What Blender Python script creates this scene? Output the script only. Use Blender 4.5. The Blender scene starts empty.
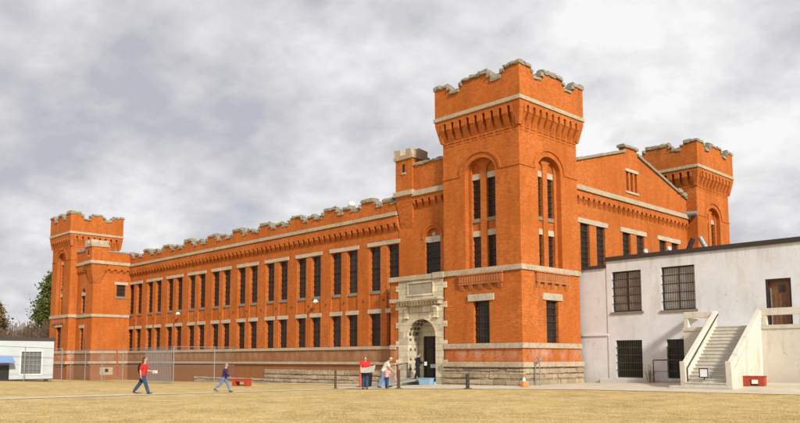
import bpy, bmesh, math, random
from math import sin, cos, pi, radians, hypot
from mathutils import Vector, Matrix
random.seed(7)
scn = bpy.context.scene
COL = scn.collection

# ------------------------------------------------------------------ materials
def new_mat(name):
    m = bpy.data.materials.new(name); m.use_nodes = True
    nt = m.node_tree; b = nt.nodes['Principled BSDF']
    return m, nt, b
def N(nt, t, **kw):
    n = nt.nodes.new(t)
    for k, v in kw.items(): setattr(n, k, v)
    return n
def L(nt, a, b): nt.links.new(a, b)
def ramp(nt, fac, stops):
    r = N(nt, 'ShaderNodeValToRGB'); e = r.color_ramp.elements
    while len(e) < len(stops): e.new(0.5)
    for i, (p, c) in enumerate(stops):
        e[i].position = p; e[i].color = (c, c, c, 1) if isinstance(c, (int, float)) else (*c, 1)
    if fac is not None: L(nt, fac, r.inputs[0])
    return r
def noise(nt, vec, scale, detail=4, rough=0.55, dist=0.0):
    n = N(nt, 'ShaderNodeTexNoise'); n.inputs['Scale'].default_value = scale
    n.inputs['Detail'].default_value = detail; n.inputs['Roughness'].default_value = rough
    n.inputs['Distortion'].default_value = dist
    if vec is not None: L(nt, vec, n.inputs['Vector'])
    return n.outputs['Fac']
def mix(nt, fac, a, b, mode='MIX'):
    m = N(nt, 'ShaderNodeMix', data_type='RGBA', blend_type=mode)
    for s, v in ((m.inputs[0], fac), (m.inputs[6], a), (m.inputs[7], b)):
        if isinstance(v, (int, float)): s.default_value = v
        elif isinstance(v, tuple): s.default_value = (*v, 1)
        else: L(nt, v, s)
    return m.outputs[2]
def math_(nt, op, a, b=None, c=None):
    m = N(nt, 'ShaderNodeMath', operation=op)
    for i, v in enumerate((a, b, c)):
        if v is None: continue
        if isinstance(v, (int, float)): m.inputs[i].default_value = v
        else: L(nt, v, m.inputs[i])
    return m.outputs[0]
def pos(nt, scale=(1, 1, 1)):
    g = N(nt, 'ShaderNodeNewGeometry'); mp = N(nt, 'ShaderNodeMapping')
    mp.inputs['Scale'].default_value = scale; L(nt, g.outputs['Position'], mp.inputs[0])
    return mp.outputs[0]
def wallvec(nt):
    """u = x + y, v = z: courses run level round every square corner"""
    g = N(nt, 'ShaderNodeNewGeometry'); s = N(nt, 'ShaderNodeSeparateXYZ'); L(nt, g.outputs['Position'], s.inputs[0])
    u = math_(nt, 'ADD', s.outputs[0], s.outputs[1])
    c = N(nt, 'ShaderNodeCombineXYZ'); L(nt, u, c.inputs[0]); L(nt, s.outputs[2], c.inputs[1])
    return c.outputs[0], s.outputs[2], s
def bump(nt, b, h, strength, dist=0.02):
    n = N(nt, 'ShaderNodeBump'); n.inputs['Strength'].default_value = strength; n.inputs['Distance'].default_value = dist
    L(nt, h, n.inputs['Height']); L(nt, n.outputs[0], b.inputs['Normal'])
def bricks(nt, vec, c1, c2, mortar, w, h, msize=0.012, off=0.5):
    t = N(nt, 'ShaderNodeTexBrick'); L(nt, vec, t.inputs['Vector'])
    t.inputs['Scale'].default_value = 1; t.inputs['Brick Width'].default_value = w; t.inputs['Row Height'].default_value = h
    t.inputs['Mortar Size'].default_value = msize; t.inputs['Mortar Smooth'].default_value = 0.3; t.offset = off
    t.inputs['Color1'].default_value = (*c1, 1); t.inputs['Color2'].default_value = (*c2, 1); t.inputs['Mortar'].default_value = (*mortar, 1)
    return t
def brick_mat(name, c1, c2, mortar, stain=0.38, dust=0.0):
    m, nt, b = new_mat(name); v, z, sep = wallvec(nt)
    t = bricks(nt, v, c1, c2, mortar, 0.23, 0.078, 0.010)
    c = t.outputs['Color']
    P = pos(nt)
    n1 = noise(nt, P, 0.35, 5, 0.6)
    c = mix(nt, ramp(nt, n1, [(0.38, 0.0), (0.64, 1.0)]).outputs[0], c, mix(nt, 0.75, c, tuple(x * 0.66 for x in c1)))
    # individual off-colour bricks and small patches
    n2 = noise(nt, pos(nt, (4, 4, 12)), 1.0, 3, 0.7)
    c = mix(nt, ramp(nt, n2, [(0.56, 0.0), (0.72, 0.55)]).outputs[0], c, tuple(x * 0.55 for x in c1))
    n3 = noise(nt, pos(nt, (2.5, 2.5, 9)), 1.3, 4, 0.7)
    c = mix(nt, ramp(nt, n3, [(0.58, 0.0), (0.75, 0.4)]).outputs[0], c, (min(.75, c1[0] * 1.25), c1[1] * 1.55, c1[2] * 2))
    # rain streaks: tall narrow noise
    n4 = noise(nt, pos(nt, (1.7, 1.7, 0.3)), 1.0, 7, 0.7, .6)
    c = mix(nt, math_(nt, 'MULTIPLY', ramp(nt, n4, [(0.47, 0.0), (0.70, 1.0)]).outputs[0], stain), c, (0.17, 0.05, 0.012))
    # lime bloom just above and below the sill band, where the wall stays damp
    band = math_(nt, 'MULTIPLY', ramp(nt, z, [(0.0, 0.0)]).outputs[0], 0)
    zz = math_(nt, 'ABSOLUTE', math_(nt, 'SUBTRACT', z, 1.9))
    near = math_(nt, 'SUBTRACT', 1.0, math_(nt, 'MINIMUM', math_(nt, 'MULTIPLY', zz, 1.5), 1.0))
    n5 = noise(nt, pos(nt, (1.6, 1.6, 0.7)), 1.0, 6, 0.7)
    bl = math_(nt, 'MULTIPLY', ramp(nt, n5, [(0.42, 0.0), (0.66, 0.75)]).outputs[0], near)
    c = mix(nt, bl, c, (0.5, 0.33, 0.25))
    if dust:
        n6 = noise(nt, pos(nt, (1, 1, 2)), 0.8, 5, 0.65)
        c = mix(nt, ramp(nt, n6, [(0.25, dust * 0.6), (0.7, dust)]).outputs[0], c, (0.28, 0.165, 0.085))
    L(nt, c, b.inputs['Base Color']); b.inputs['Roughness'].default_value = 0.88; b.inputs['Specular IOR Level'].default_value = 0.15
    h = mix(nt, 0.5, t.outputs['Fac'], noise(nt, P, 14, 4, 0.7))
    inv = math_(nt, 'SUBTRACT', 1.0, h); bump(nt, b, inv, 0.5, 0.012)
    return m
def stone_mat(name, base, dark, bw=0.0, bh=0.0, rough=0.9, grime=0.6, sc=1.0, bstr=0.5):
    m, nt, b = new_mat(name); P = pos(nt); v, z, sep = wallvec(nt)
    n1 = noise(nt, P, 1.1 * sc, 6, 0.65); n2 = noise(nt, P, 7 * sc, 5, 0.7)
    c = mix(nt, ramp(nt, n1, [(0.35, 0.0), (0.68, 1.0)]).outputs[0], base, tuple(x * 0.78 for x in base))
    if bw:
        t = bricks(nt, v, (0.62, 0.62, 0.62), (1.0, 1.0, 1.0), (0.35, 0.33, 0.3), bw, bh, 0.014, 0.37)
        c = mix(nt, 1.0, c, t.outputs['Color'], 'MULTIPLY')
    c = mix(nt, math_(nt, 'MULTIPLY', ramp(nt, n2, [(0.48, 0.0), (0.72, 1.0)]).outputs[0], grime), c, dark)
    L(nt, c, b.inputs['Base Color']); b.inputs['Roughness'].default_value = rough
    h = noise(nt, P, 5 * sc, 6, 0.7)
    if bw: h = math_(nt, 'SUBTRACT', h, math_(nt, 'MULTIPLY', t.outputs['Fac'], 0.7))
    bump(nt, b, h, bstr, 0.05)
    return m
def flat_mat(name, c, rough=0.7, metal=0.0, var=0.25, sc=6.0, spec=0.5):
    m, nt, b = new_mat(name); P = N(nt, 'ShaderNodeTexCoord').outputs['Object']
    n1 = noise(nt, P, sc, 4, 0.6)
    c2 = mix(nt, ramp(nt, n1, [(0.3, 0.0), (0.7, 1.0)]).outputs[0], c, tuple(x * (1 - var) for x in c))
    L(nt, c2, b.inputs['Base Color']); b.inputs['Roughness'].default_value = rough; b.inputs['Metallic'].default_value = metal
    b.inputs['Specular IOR Level'].default_value = spec
    return m

M = {}
M['brick'] = brick_mat('orange_brick', (0.58, 0.148, 0.020), (0.36, 0.075, 0.012), (0.44, 0.20, 0.075))
M['brickdust'] = brick_mat('dusty_brick', (0.36, 0.105, 0.028), (0.26, 0.07, 0.022), (0.30, 0.17, 0.08), 0.6, 0.5)
M['panel'] = brick_mat('pink_brick', (0.50, 0.15, 0.045), (0.42, 0.12, 0.035), (0.45, 0.26, 0.13), 0.6, 0.12)
M['trim'] = stone_mat('trim_stone', (0.48, 0.39, 0.27), (0.16, 0.12, 0.085), 0, 0, 0.9, 0.75)
M['lintel'] = stone_mat('lintel_stone', (0.50, 0.43, 0.32), (0.19, 0.16, 0.12), 0, 0, 0.9, 0.6)
M['sill'] = stone_mat('sill_stone', (0.25, 0.20, 0.15), (0.10, 0.08, 0.06), 0, 0, 0.9, 0.5)
M['coping'] = stone_mat('coping_stone', (0.31, 0.28, 0.21), (0.085, 0.075, 0.06), 0, 0, 0.95, 0.9, 1.4, 0.9)
M['ashlar'] = stone_mat('ashlar_stone', (0.52, 0.40, 0.26), (0.20, 0.145, 0.09), 0.95, 0.33, 0.95, 0.5, 1.3, 1.0)
M['limestone'] = stone_mat('portal_limestone', (0.74, 0.64, 0.46), (0.28, 0.21, 0.13), 0.9, 0.42, 0.9, 0.5, 1.0, 0.35)
M['coffer_shade'] = flat_mat('coffer_shade_dark', (0.10, 0.08, 0.055), 0.9)  # dark colour paints in the shade of recesses the portal mesh lacks
M['tablet'] = stone_mat('tablet_stone', (0.34, 0.29, 0.22), (0.17, 0.14, 0.11), 0, 0, 0.9, 0.4)
M['roof'] = flat_mat('roof_felt', (0.06, 0.055, 0.05), 0.95)
M['glass'] = flat_mat('dark_glass', (0.022, 0.017, 0.016), 0.32, 0, 0.3, 2.0, 0.35)
def glass_mat():
    m, nt, b = new_mat('window_glass'); oi = N(nt, 'ShaderNodeObjectInfo'); P = pos(nt)
    c = ramp(nt, oi.outputs['Random'], [(0.0, (0.012, 0.009, 0.008)), (0.6, (0.03, 0.02, 0.016)), (0.85, (0.04, 0.03, 0.026)), (1.0, (0.07, 0.055, 0.048))]).outputs[0]
    n1 = noise(nt, P, 1.6, 4, .6); c = mix(nt, ramp(nt, n1, [(0.4, 0.0), (0.7, .7)]).outputs[0], c, (0.07, 0.04, 0.03))
    L(nt, c, b.inputs['Base Color']); b.inputs['Roughness'].default_value = .22; b.inputs['Specular IOR Level'].default_value = .35
    bump(nt, b, n1, .2, .03); return m
M['glass'] = glass_mat()
M['greyglass'] = flat_mat('grey_pane', (0.16, 0.17, 0.17), 0.3)
M['rampgrey'] = flat_mat('ramp_planks', (0.30, 0.27, 0.24), 0.8)
M['frame'] = flat_mat('dark_frame', (0.03, 0.019, 0.015), 0.7)
M['bars'] = flat_mat('window_bars', (0.035, 0.022, 0.016), 0.7)
M['curtain'] = flat_mat('curtain_cloth', (0.40, 0.33, 0.26), 0.9, 0, 0.45, 2.0)
M['blind'] = flat_mat('grey_blind', (0.50, 0.47, 0.43), 0.9, 0, 0.3, 2.0)
M['darkroom'] = flat_mat('dark_opening', (0.012, 0.010, 0.009), 0.8)
M['greenframe'] = flat_mat('green_frame', (0.03, 0.045, 0.028), 0.7)
M['wood'] = flat_mat('door_wood', (0.20, 0.085, 0.03), 0.6, 0, 0.4, 5)
M['metal'] = flat_mat('galvanised_metal', (0.30, 0.31, 0.32), 0.55, 0.4)
M['darkmetal'] = flat_mat('dark_metal', (0.045, 0.035, 0.03), 0.6, 0.2)
M['rust'] = flat_mat('rusty_post', (0.09, 0.045, 0.03), 0.85)
M['red'] = flat_mat('red_paint', (0.42, 0.05, 0.022), 0.6)
M['orangered'] = flat_mat('orange_paint', (0.62, 0.10, 0.03), 0.6)
M['cone'] = flat_mat('cone_orange', (0.70, 0.20, 0.02), 0.5)
M['white'] = flat_mat('white_paint', (0.78, 0.78, 0.76), 0.6, 0, 0.1)
M['blue'] = flat_mat('pale_blue', (0.27, 0.45, 0.58), 0.6)
M['awning'] = flat_mat('awning_blue', (0.20, 0.33, 0.62), 0.6)
M['hutwall'] = flat_mat('hut_boards', (0.50, 0.55, 0.58), 0.7, 0, 0.12, 0.8)
M['plaster_dark'] = flat_mat('coping_tar', (0.045, 0.035, 0.03), 0.85)
def cloth_mat(name, c, sc=9):
    m, nt, b = new_mat(name); P = N(nt, 'ShaderNodeTexCoord').outputs['Object']; n1 = noise(nt, P, sc, 5, .65, 1.2); n2 = noise(nt, P, 2.6, 3, .6)
    c_ = mix(nt, ramp(nt, n1, [(.35, 0.), (.65, 1.)]).outputs[0], c, tuple(x * .55 for x in c)); c_ = mix(nt, ramp(nt, n2, [(.4, 0.), (.7, .5)]).outputs[0], c_, tuple(min(.8, x * 1.35 + .01) for x in c))
    L(nt, c_, b.inputs['Base Color']); b.inputs['Roughness'].default_value = .9; b.inputs['Specular IOR Level'].default_value = .15; bump(nt, b, n1, 1.0, .05); return m
M['skin'] = flat_mat('skin', (0.55, 0.30, 0.20), 0.55, 0, 0.1)
M['hair'] = flat_mat('brown_hair', (0.055, 0.03, 0.018), 0.8)
M['lighthair'] = flat_mat('sandy_hair', (0.28, 0.17, 0.08), 0.8)
M['denim'] = cloth_mat('blue_denim', (0.045, 0.075, 0.15))
M['lightdenim'] = cloth_mat('pale_denim', (0.17, 0.24, 0.38))
M['purple'] = cloth_mat('navy_top', (0.045, 0.025, 0.11))
M['redshirt'] = cloth_mat('red_cloth', (0.66, 0.035, 0.03))
M['darkcloth'] = cloth_mat('black_cloth', (0.02, 0.018, 0.018))
M['cream'] = cloth_mat('cream_cloth', (0.68, 0.60, 0.48))
M['shoe'] = flat_mat('dark_shoe', (0.05, 0.04, 0.035), 0.7)
M['paper'] = flat_mat('paper', (0.66, 0.66, 0.62), 0.8, 0, 0.15)
M['greypaper'] = flat_mat('grey_paper', (0.42, 0.42, 0.38), 0.8, 0, 0.4, 12)

def striped_mat():
    m, nt, b = new_mat('striped_cloth'); P = N(nt, 'ShaderNodeTexCoord').outputs['Object']
    w = N(nt, 'ShaderNodeTexWave', bands_direction='Z'); w.inputs['Scale'].default_value = 5.0; L(nt, P, w.inputs['Vector'])
    c = mix(nt, ramp(nt, w.outputs['Fac'], [(0.45, 0.0), (0.55, 1.0)]).outputs[0], (0.62, 0.55, 0.52), (0.36, 0.06, 0.07))
    L(nt, c, b.inputs['Base Color']); b.inputs['Roughness'].default_value = 0.9
    return m
M['striped'] = striped_mat()

def plaster_mat(name, base, heavy=0.3):
    m, nt, b = new_mat(name); P = pos(nt); v, z, sep = wallvec(nt)
    t = bricks(nt, v, (1, 1, 1), (0.97, 0.97, 0.97), (0.92, 0.91, 0.90), 0.23, 0.078, 0.008)
    n1 = noise(nt, P, 0.5, 6, 0.62)
    c = mix(nt, ramp(nt, n1, [(0.35, 0.0), (0.7, 1.0)]).outputs[0], base, tuple(x * 0.86 for x in base))
    c = mix(nt, 1.0, c, t.outputs['Color'], 'MULTIPLY')
    n2 = noise(nt, pos(nt, (1.8, 1.8, 0.35)), 1.0, 6, 0.7)
    c = mix(nt, math_(nt, 'MULTIPLY', ramp(nt, n2, [(0.52, 0.0), (0.75, 1.0)]).outputs[0], heavy), c, (0.42, 0.30, 0.17))
    n3 = noise(nt, P, 2.4, 7, 0.75)
    c = mix(nt, ramp(nt, n3, [(0.60, 0.0), (0.66, heavy)]).outputs[0], c, (0.42, 0.34, 0.24))
    hi_ = math_(nt, 'MAXIMUM', math_(nt, 'SUBTRACT', 1.0, math_(nt, 'MULTIPLY', math_(nt, 'ABSOLUTE', math_(nt, 'SUBTRACT', z, 7.6)), .9)), 0.0)
    n5 = noise(nt, pos(nt, (3.5, 3.5, .3)), 1.0, 5, .7)
    c = mix(nt, math_(nt, 'MULTIPLY', math_(nt, 'MULTIPLY', hi_, ramp(nt, n5, [(.45, 0.), (.7, 1.)]).outputs[0]), .55), c, (.33, .28, .23))
    n6 = noise(nt, P, 1.1, 8, .8, .8)
    c = mix(nt, ramp(nt, n6, [(.487, 0.), (.5, .35), (.513, 0.)]).outputs[0], c, (.40, .36, .32))
    # splash dirt low on the wall
    lo = math_(nt, 'SUBTRACT', 1.0, math_(nt, 'MINIMUM', math_(nt, 'MULTIPLY', z, 0.9), 1.0))
    n4 = noise(nt, P, 1.6, 5, 0.7)
    c = mix(nt, math_(nt, 'MULTIPLY', math_(nt, 'MULTIPLY', lo, n4), 0.8), c, (0.35, 0.28, 0.2))
    L(nt, c, b.inputs['Base Color']); b.inputs['Roughness'].default_value = 0.85
    bump(nt, b, mix(nt, 0.35, noise(nt, P, 4, 6, 0.7), t.outputs['Fac']), 0.3, 0.03)
    return m
M['plaster'] = plaster_mat('white_painted_brick', (0.70, 0.72, 0.75), 0.42)
M['stairstone'] = plaster_mat('painted_concrete', (0.66, 0.62, 0.54), 0.9)
M['tread'] = stone_mat('worn_treads', (0.62, 0.58, 0.50), (0.33, 0.27, 0.19), 0, 0, 0.9, 0.5)

def lawn_mat():
    m, nt, b = new_mat('dry_lawn'); P = pos(nt)
    c1, c2, c3 = (0.55, 0.40, 0.165), (0.41, 0.29, 0.115), (0.68, 0.54, 0.28)
    a = noise(nt, pos(nt, (1, 1, 1)), 0.30, 6, 0.65, 0.6); bb = noise(nt, P, 1.3, 6, 0.7); d = noise(nt, P, 9, 6, 0.8)
    c = mix(nt, ramp(nt, a, [(0.36, 0.0), (0.62, 1.0)]).outputs[0], c1, c2)
    c = mix(nt, ramp(nt, bb, [(0.42, 0.0), (0.64, 0.7)]).outputs[0], c, c3)
    c = mix(nt, ramp(nt, d, [(0.5, 0.0), (0.72, 0.75)]).outputs[0], c, (0.24, 0.16, 0.05))
    e = noise(nt, P, 0.45, 5, 0.65)
    c = mix(nt, ramp(nt, e, [(0.52, 0.0), (0.68, 0.5)]).outputs[0], c, (0.24, 0.205, 0.07))
    e2 = noise(nt, P, 0.75, 7, 0.75, .5)
    c = mix(nt, ramp(nt, e2, [(0.56, 0.0), (0.68, 0.6)]).outputs[0], c, (0.66, 0.53, 0.32))
    L(nt, c, b.inputs['Base Color']); b.inputs['Roughness'].default_value = 0.95; b.inputs['Specular IOR Level'].default_value = 0.1
    bump(nt, b, mix(nt, 0.5, bb, d), 0.7, 0.12)
    return m
M['lawn'] = lawn_mat()
M['concrete'] = stone_mat('worn_concrete', (0.58, 0.51, 0.385), (0.33, 0.27, 0.18), 0, 0, 0.9, 0.5, 0.6, 0.25)

# ------------------------------------------------------------------ mesh helpers
class F:
    """vertical frame: u along the wall (to the right seen from outside), z up, d outward"""
    def __init__(s, ox, oy, rx, ry): s.o = (ox, oy); s.r = (rx, ry); s.n = (ry, -rx)
    def p(s, u, z, d=0.0): return (s.o[0] + s.r[0] * u + s.n[0] * d, s.o[1] + s.r[1] * u + s.n[1] * d, z)
class MB:
    def __init__(s): s.v = []; s.f = []
    def add(s, vs, fs):
        k = len(s.v); s.v += [tuple(v) for v in vs]; s.f += [tuple(i + k for i in f) for f in fs]
    def hexa(s, p):  # 8 points: bottom 0-3, top 4-7 ccw from above
        s.add(p, [(0, 3, 2, 1), (4, 5, 6, 7), (0, 1, 5, 4), (1, 2, 6, 5), (2, 3, 7, 6), (3, 0, 4, 7)])
    def box(s, x0, x1, y0, y1, z0, z1, j=0.0):
        p = [(x0, y0, z0), (x1, y0, z0), (x1, y1, z0), (x0, y1, z0), (x0, y0, z1), (x1, y0, z1), (x1, y1, z1), (x0, y1, z1)]
        if j: p = [tuple(c + random.uniform(-j, j) for c in q) for q in p]
        s.hexa(p)
    def fb(s, f, u0, u1, z0, z1, d0, d1, j=0.0):
        p = [f.p(u0, z0, d1), f.p(u1, z0, d1), f.p(u1, z0, d0), f.p(u0, z0, d0), f.p(u0, z1, d1), f.p(u1, z1, d1), f.p(u1, z1, d0), f.p(u0, z1, d0)]
        if j: p = [tuple(c + random.uniform(-j, j) for c in q) for q in p]
        s.hexa(p)
    def tapered(s, f, u0, u1, z0, z1, d0, d1, dt):
        """block whose outward face runs from d1 at the bottom to dt at the top"""
        s.hexa([f.p(u0, z0, d1), f.p(u1, z0, d1), f.p(u1, z0, d0), f.p(u0, z0, d0), f.p(u0, z1, dt), f.p(u1, z1, dt), f.p(u1, z1, d0), f.p(u0, z1, d0)])
    def rough(s, f, u0, u1, z0, z1, d0, d1, j=0.03, nu=3):
        """a quarry-faced stone: top and front broken into small uneven facets"""
        us = [u0 + (u1 - u0) * i / nu for i in range(nu + 1)]
        prof = [(d0, z0), (d1, z0), (d1, (z0 + z1) / 2), (d1 - 0.05, z1), ((d0 + d1) / 2, z1 + 0.02), (d0 + 0.05, z1), (d0, (z0 + z1) / 2)]
        vs = []
        for i, u in enumerate(us):
            for (d, z) in prof:
                vs.append(f.p(u + (random.uniform(-j, j) if 0 < i < nu else 0), z + random.uniform(-j, j), d + random.uniform(-j, j)))
        n = len(prof); fs = []
        for i in range(nu):
            for k in range(n):
                a = i * n + k; b2 = i * n + (k + 1) % n; fs.append((a, a + n, b2 + n, b2))
        fs.append(tuple(range(n))); fs.append(tuple(reversed([nu * n + k for k in range(n)])))
        s.add(vs, fs)
    def cyl(s, a, b, r0, r1=None, n=8, caps=True):
        r1 = r0 if r1 is None else r1
        a = Vector(a); b = Vector(b); ax = (b - a)
        if ax.length < 1e-6: return
        ax.normalize(); t = Vector((0, 0, 1)) if abs(ax.z) < 0.9 else Vector((1, 0, 0)); e1 = ax.cross(t).normalized(); e2 = ax.cross(e1)
        vs = []
        for c, r in ((a, r0), (b, r1)):
            for i in range(n):
                th = 2 * pi * i / n; vs.append(tuple(c + e1 * (r * cos(th)) + e2 * (r * sin(th))))
        fs = [(i, i + n, (i + 1) % n + n, (i + 1) % n) for i in range(n)]
        if caps: fs += [tuple(range(n)), tuple(reversed(range(n, 2 * n)))]
        s.add(vs, fs)
    def ball(s, c, r, rings=8, seg=12, j=0.0):
        if isinstance(r, (int, float)): r = (r, r, r)
        vs = [(c[0], c[1], c[2] - r[2])]
        for i in range(1, rings):
            ph = -pi / 2 + pi * i / rings
            for k in range(seg):
                th = 2 * pi * k / seg; q = 1 + random.uniform(-j, j)
                vs.append((c[0] + r[0] * cos(ph) * cos(th) * q, c[1] + r[1] * cos(ph) * sin(th) * q, c[2] + r[2] * sin(ph) * q))
        vs.append((c[0], c[1], c[2] + r[2])); fs = []
        for k in range(seg): fs.append((0, 1 + (k + 1) % seg, 1 + k))
        for i in range(rings - 2):
            for k in range(seg):
                a = 1 + i * seg + k; b2 = 1 + i * seg + (k + 1) % seg; fs.append((a, b2, b2 + seg, a + seg))
        t = len(vs) - 1; o = 1 + (rings - 2) * seg
        for k in range(seg): fs.append((o + k, o + (k + 1) % seg, t))
        s.add(vs, fs)
    def wall(s, f, u0, u1, z0, z1, holes=(), d=0.0, depth=0.3, back=False):
        """wall face with true openings; hole = (a, b, z_bottom, z_spring, rise) with rise 0 for a flat head"""
        us = sorted({u0, u1, *[h[0] for h in holes], *[h[1] for h in holes]})
        zs = sorted({z0, z1, *[h[2] for h in holes], *[h[3] + h[4] for h in holes]})
        us = [u for u in us if u0 - 1e-6 <= u <= u1 + 1e-6]; zs = [z for z in zs if z0 - 1e-6 <= z <= z1 + 1e-6]
        for i in range(len(us) - 1):
            for k in range(len(zs) - 1):
                cu = (us[i] + us[i + 1]) / 2; cz = (zs[k] + zs[k + 1]) / 2
                if any(h[0] < cu < h[1] and h[2] < cz < h[3] + h[4] for h in holes): continue
                s.add([f.p(us[i], zs[k], d), f.p(us[i + 1], zs[k], d), f.p(us[i + 1], zs[k + 1], d), f.p(us[i], zs[k + 1], d)], [(0, 1, 2, 3)])
        for (a, b, c, e, r) in holes:
            D = d - depth
            s.add([f.p(a, c, d), f.p(a, e, d), f.p(a, e, D), f.p(a, c, D)], [(0, 1, 2, 3)])
            s.add([f.p(b, c, D), f.p(b, e, D), f.p(b, e, d), f.p(b, c, d)], [(0, 1, 2, 3)])
            s.add([f.p(a, c, d), f.p(a, c, D), f.p(b, c, D), f.p(b, c, d)], [(0, 1, 2, 3)])
            if r == 0:
                s.add([f.p(a, e, D), f.p(a, e, d), f.p(b, e, d), f.p(b, e, D)], [(0, 1, 2, 3)])
            else:
                n = 14; m_ = (a + b) / 2; w = (b - a) / 2
                pts = [(m_ - w * cos(pi * i / n), e + r * sin(pi * i / n)) for i in range(n + 1)]
                for i in range(n):
                    (ua, za), (ub, zb) = pts[i], pts[i + 1]
                    s.add([f.p(ua, za, d), f.p(ub, zb, d), f.p(ub, e + r, d), f.p(ua, e + r, d)], [(0, 1, 2, 3)])
                    s.add([f.p(ua, za, D), f.p(ua, za, d), f.p(ub, zb, d), f.p(ub, zb, D)], [(3, 2, 1, 0)])
    def arch_band(s, f, m_, w, e, r, t, d0, d1, n=16):
        """raised band that follows an arch head: half width w, rise r, thickness t"""
        for i in range(n):
            q = []
            for a in (pi * i / n, pi * (i + 1) / n):
                q.append(((m_ - w * cos(a), e + r * sin(a)), (m_ - (w + t) * cos(a), e + (r + t) * sin(a))))
            (i0, o0), (i1, o1) = q
            P = [f.p(*i0, d1), f.p(*i1, d1), f.p(*o1, d1), f.p(*o0, d1)]; B = [f.p(*i0, d0), f.p(*i1, d0), f.p(*o1, d0), f.p(*o0, d0)]
            s.add(P + B, [(0, 1, 2, 3), (3, 2, 6, 7), (1, 0, 4, 5)])
    def build(s, name, mat, parent=None, loc=(0, 0, 0), rotz=0, smooth=False, bevel=0.0):
        me = bpy.data.meshes.new(name); me.from_pydata(s.v, [], s.f); me.update()
        me.materials.append(mat)
        if smooth:
            for p in me.polygons: p.use_smooth = True
        o = bpy.data.objects.new(name, me); COL.objects.link(o); o.location = loc; o.rotation_euler.z = rotz
        if parent: o.parent = parent
        if bevel:
            b = o.modifiers.new('bevel', 'BEVEL'); b.width = bevel; b.segments = 2; b.limit_method = 'ANGLE'
        return o
def tag(o, label=None, cat=None, group=None, kind=None):
    if label: o['label'] = label
    if cat: o['category'] = cat
    if group: o['group'] = group
    if kind: o['kind'] = kind
    return o
def empty(name, loc=(0, 0, 0), rz=0, label=None, cat=None, group=None):
    o = bpy.data.objects.new(name, None); COL.objects.link(o); o.location = loc; o.rotation_euler.z = rz
    return tag(o, label, cat, group)
def copy_tree(o, parent=None):
    c = o.copy(); COL.objects.link(c); c.parent = parent
    for ch in [x for x in COL.objects if x.parent == o and x != c]: copy_tree(ch, c)
    return c

# ------------------------------------------------------------------ ground
def sm(a, b, x):
    t = max(0.0, min(1.0, (x - a) / (b - a))); return t * t * (3 - 2 * t)
def gz(x, y):
    gx = (0.0118 * (x + 1) if x > -51 else -0.59) if x < -1 else (0.024 * (x + 1) * sm(-1.5, 5, y) if x < 14 else 0.36 * sm(-1.5, 5, y))
    if x < -1: gx = max(-0.59, gx - 0.06 * sm(-3, -14, x) if False else gx - 0.08 * sm(3, 14, -x))
    if x < -1: gx *= sm(-24, -3, y)
    far = sm(-110, -60, x) if x < -60 else 1
    return gx * far
def grid(xs, ys, name, mat, dz=0.0):
    vs = [(x, y, gz(x, y) + dz) for y in ys for x in xs]; n = len(xs)
    fs = [(j * n + i, j * n + i + 1, (j + 1) * n + i + 1, (j + 1) * n + i) for j in range(len(ys) - 1) for i in range(n - 1)]
    m = MB(); m.add(vs, fs); return m.build(name, mat)
def axis(a, b, step, far):
    l = [-far, -far / 3, -far / 8] if far > 500 else []
    l = [v for v in l if v < a - 5]; x = a
    while x <= b: l.append(x); x += step
    return l + [v for v in (far / 8, far / 3, far) if v > b + 5]
g = grid(axis(-100, 60, 1.0, 3000), axis(-60, 40, 1.0, 3000), 'ground', M['lawn']); tag(g, kind='structure')

def sheet(poly, name, mat, dz, step=1.0):
    """flat polygon cut into cells that follow the ground"""
    bm = bmesh.new(); bm.faces.new([bm.verts.new((x, y, 0)) for x, y in poly])
    xs = [p[0] for p in poly]; ys = [p[1] for p in poly]
    for ax, lo, hi in (((1, 0, 0), min(xs), max(xs)), ((0, 1, 0), min(ys), max(ys))):
        v = math.floor(lo) + step
        while v < hi:
            bmesh.ops.bisect_plane(bm, geom=bm.verts[:] + bm.edges[:] + bm.faces[:], plane_co=(v * ax[0], v * ax[1], 0), plane_no=ax); v += step
    for v in bm.verts: v.co.z = gz(v.co.x, v.co.y) + dz
    me = bpy.data.meshes.new(name); bm.to_mesh(me); bm.free(); me.materials.append(mat)
    o = bpy.data.objects.new(name, me); COL.objects.link(o); return tag(o, kind='structure')
sheet([(-26, 0.6), (-26, -0.9), (-16, -1.6), (-10.5, -3.2), (-8.2, -6.8), (-6.2, -9.4), (-4.1, -8.8), (-0.6, -6.3), (2.7, -4.1), (5.6, -2.2), (10.2, -1.5), (15, -0.9), (24, 0.2), (40, 1.5), (40, 6.3), (0.4, 6.3), (0.0, 6.0), (0.0, 0.2)],
      'pavement', M['concrete'], 0.02)
sheet([(-6.25, -9.5), (-7.6, -26.5), (-10, -48), (-8.7, -48), (-6.3, -26.5), (-4.9, -9.3)], 'path', M['concrete'], 0.016)

# ------------------------------------------------------------------ the brick cell house
house = empty('cell_house', (0, 0, 0), 0, 'long orange brick cell house with battlemented square towers and carved stone doorway', 'building')
W, T, DW, GX = 6.12, 23.6, 0.67, -0.9
XE, XB, YB = -52.96, -57.1, -3.41       # far end block
FRONT = F(0, DW, 1, 0)                  # long wing wall, u = x
SIDE = F(GX, 0, 0, 1)                   # gable wall, u = y

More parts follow.
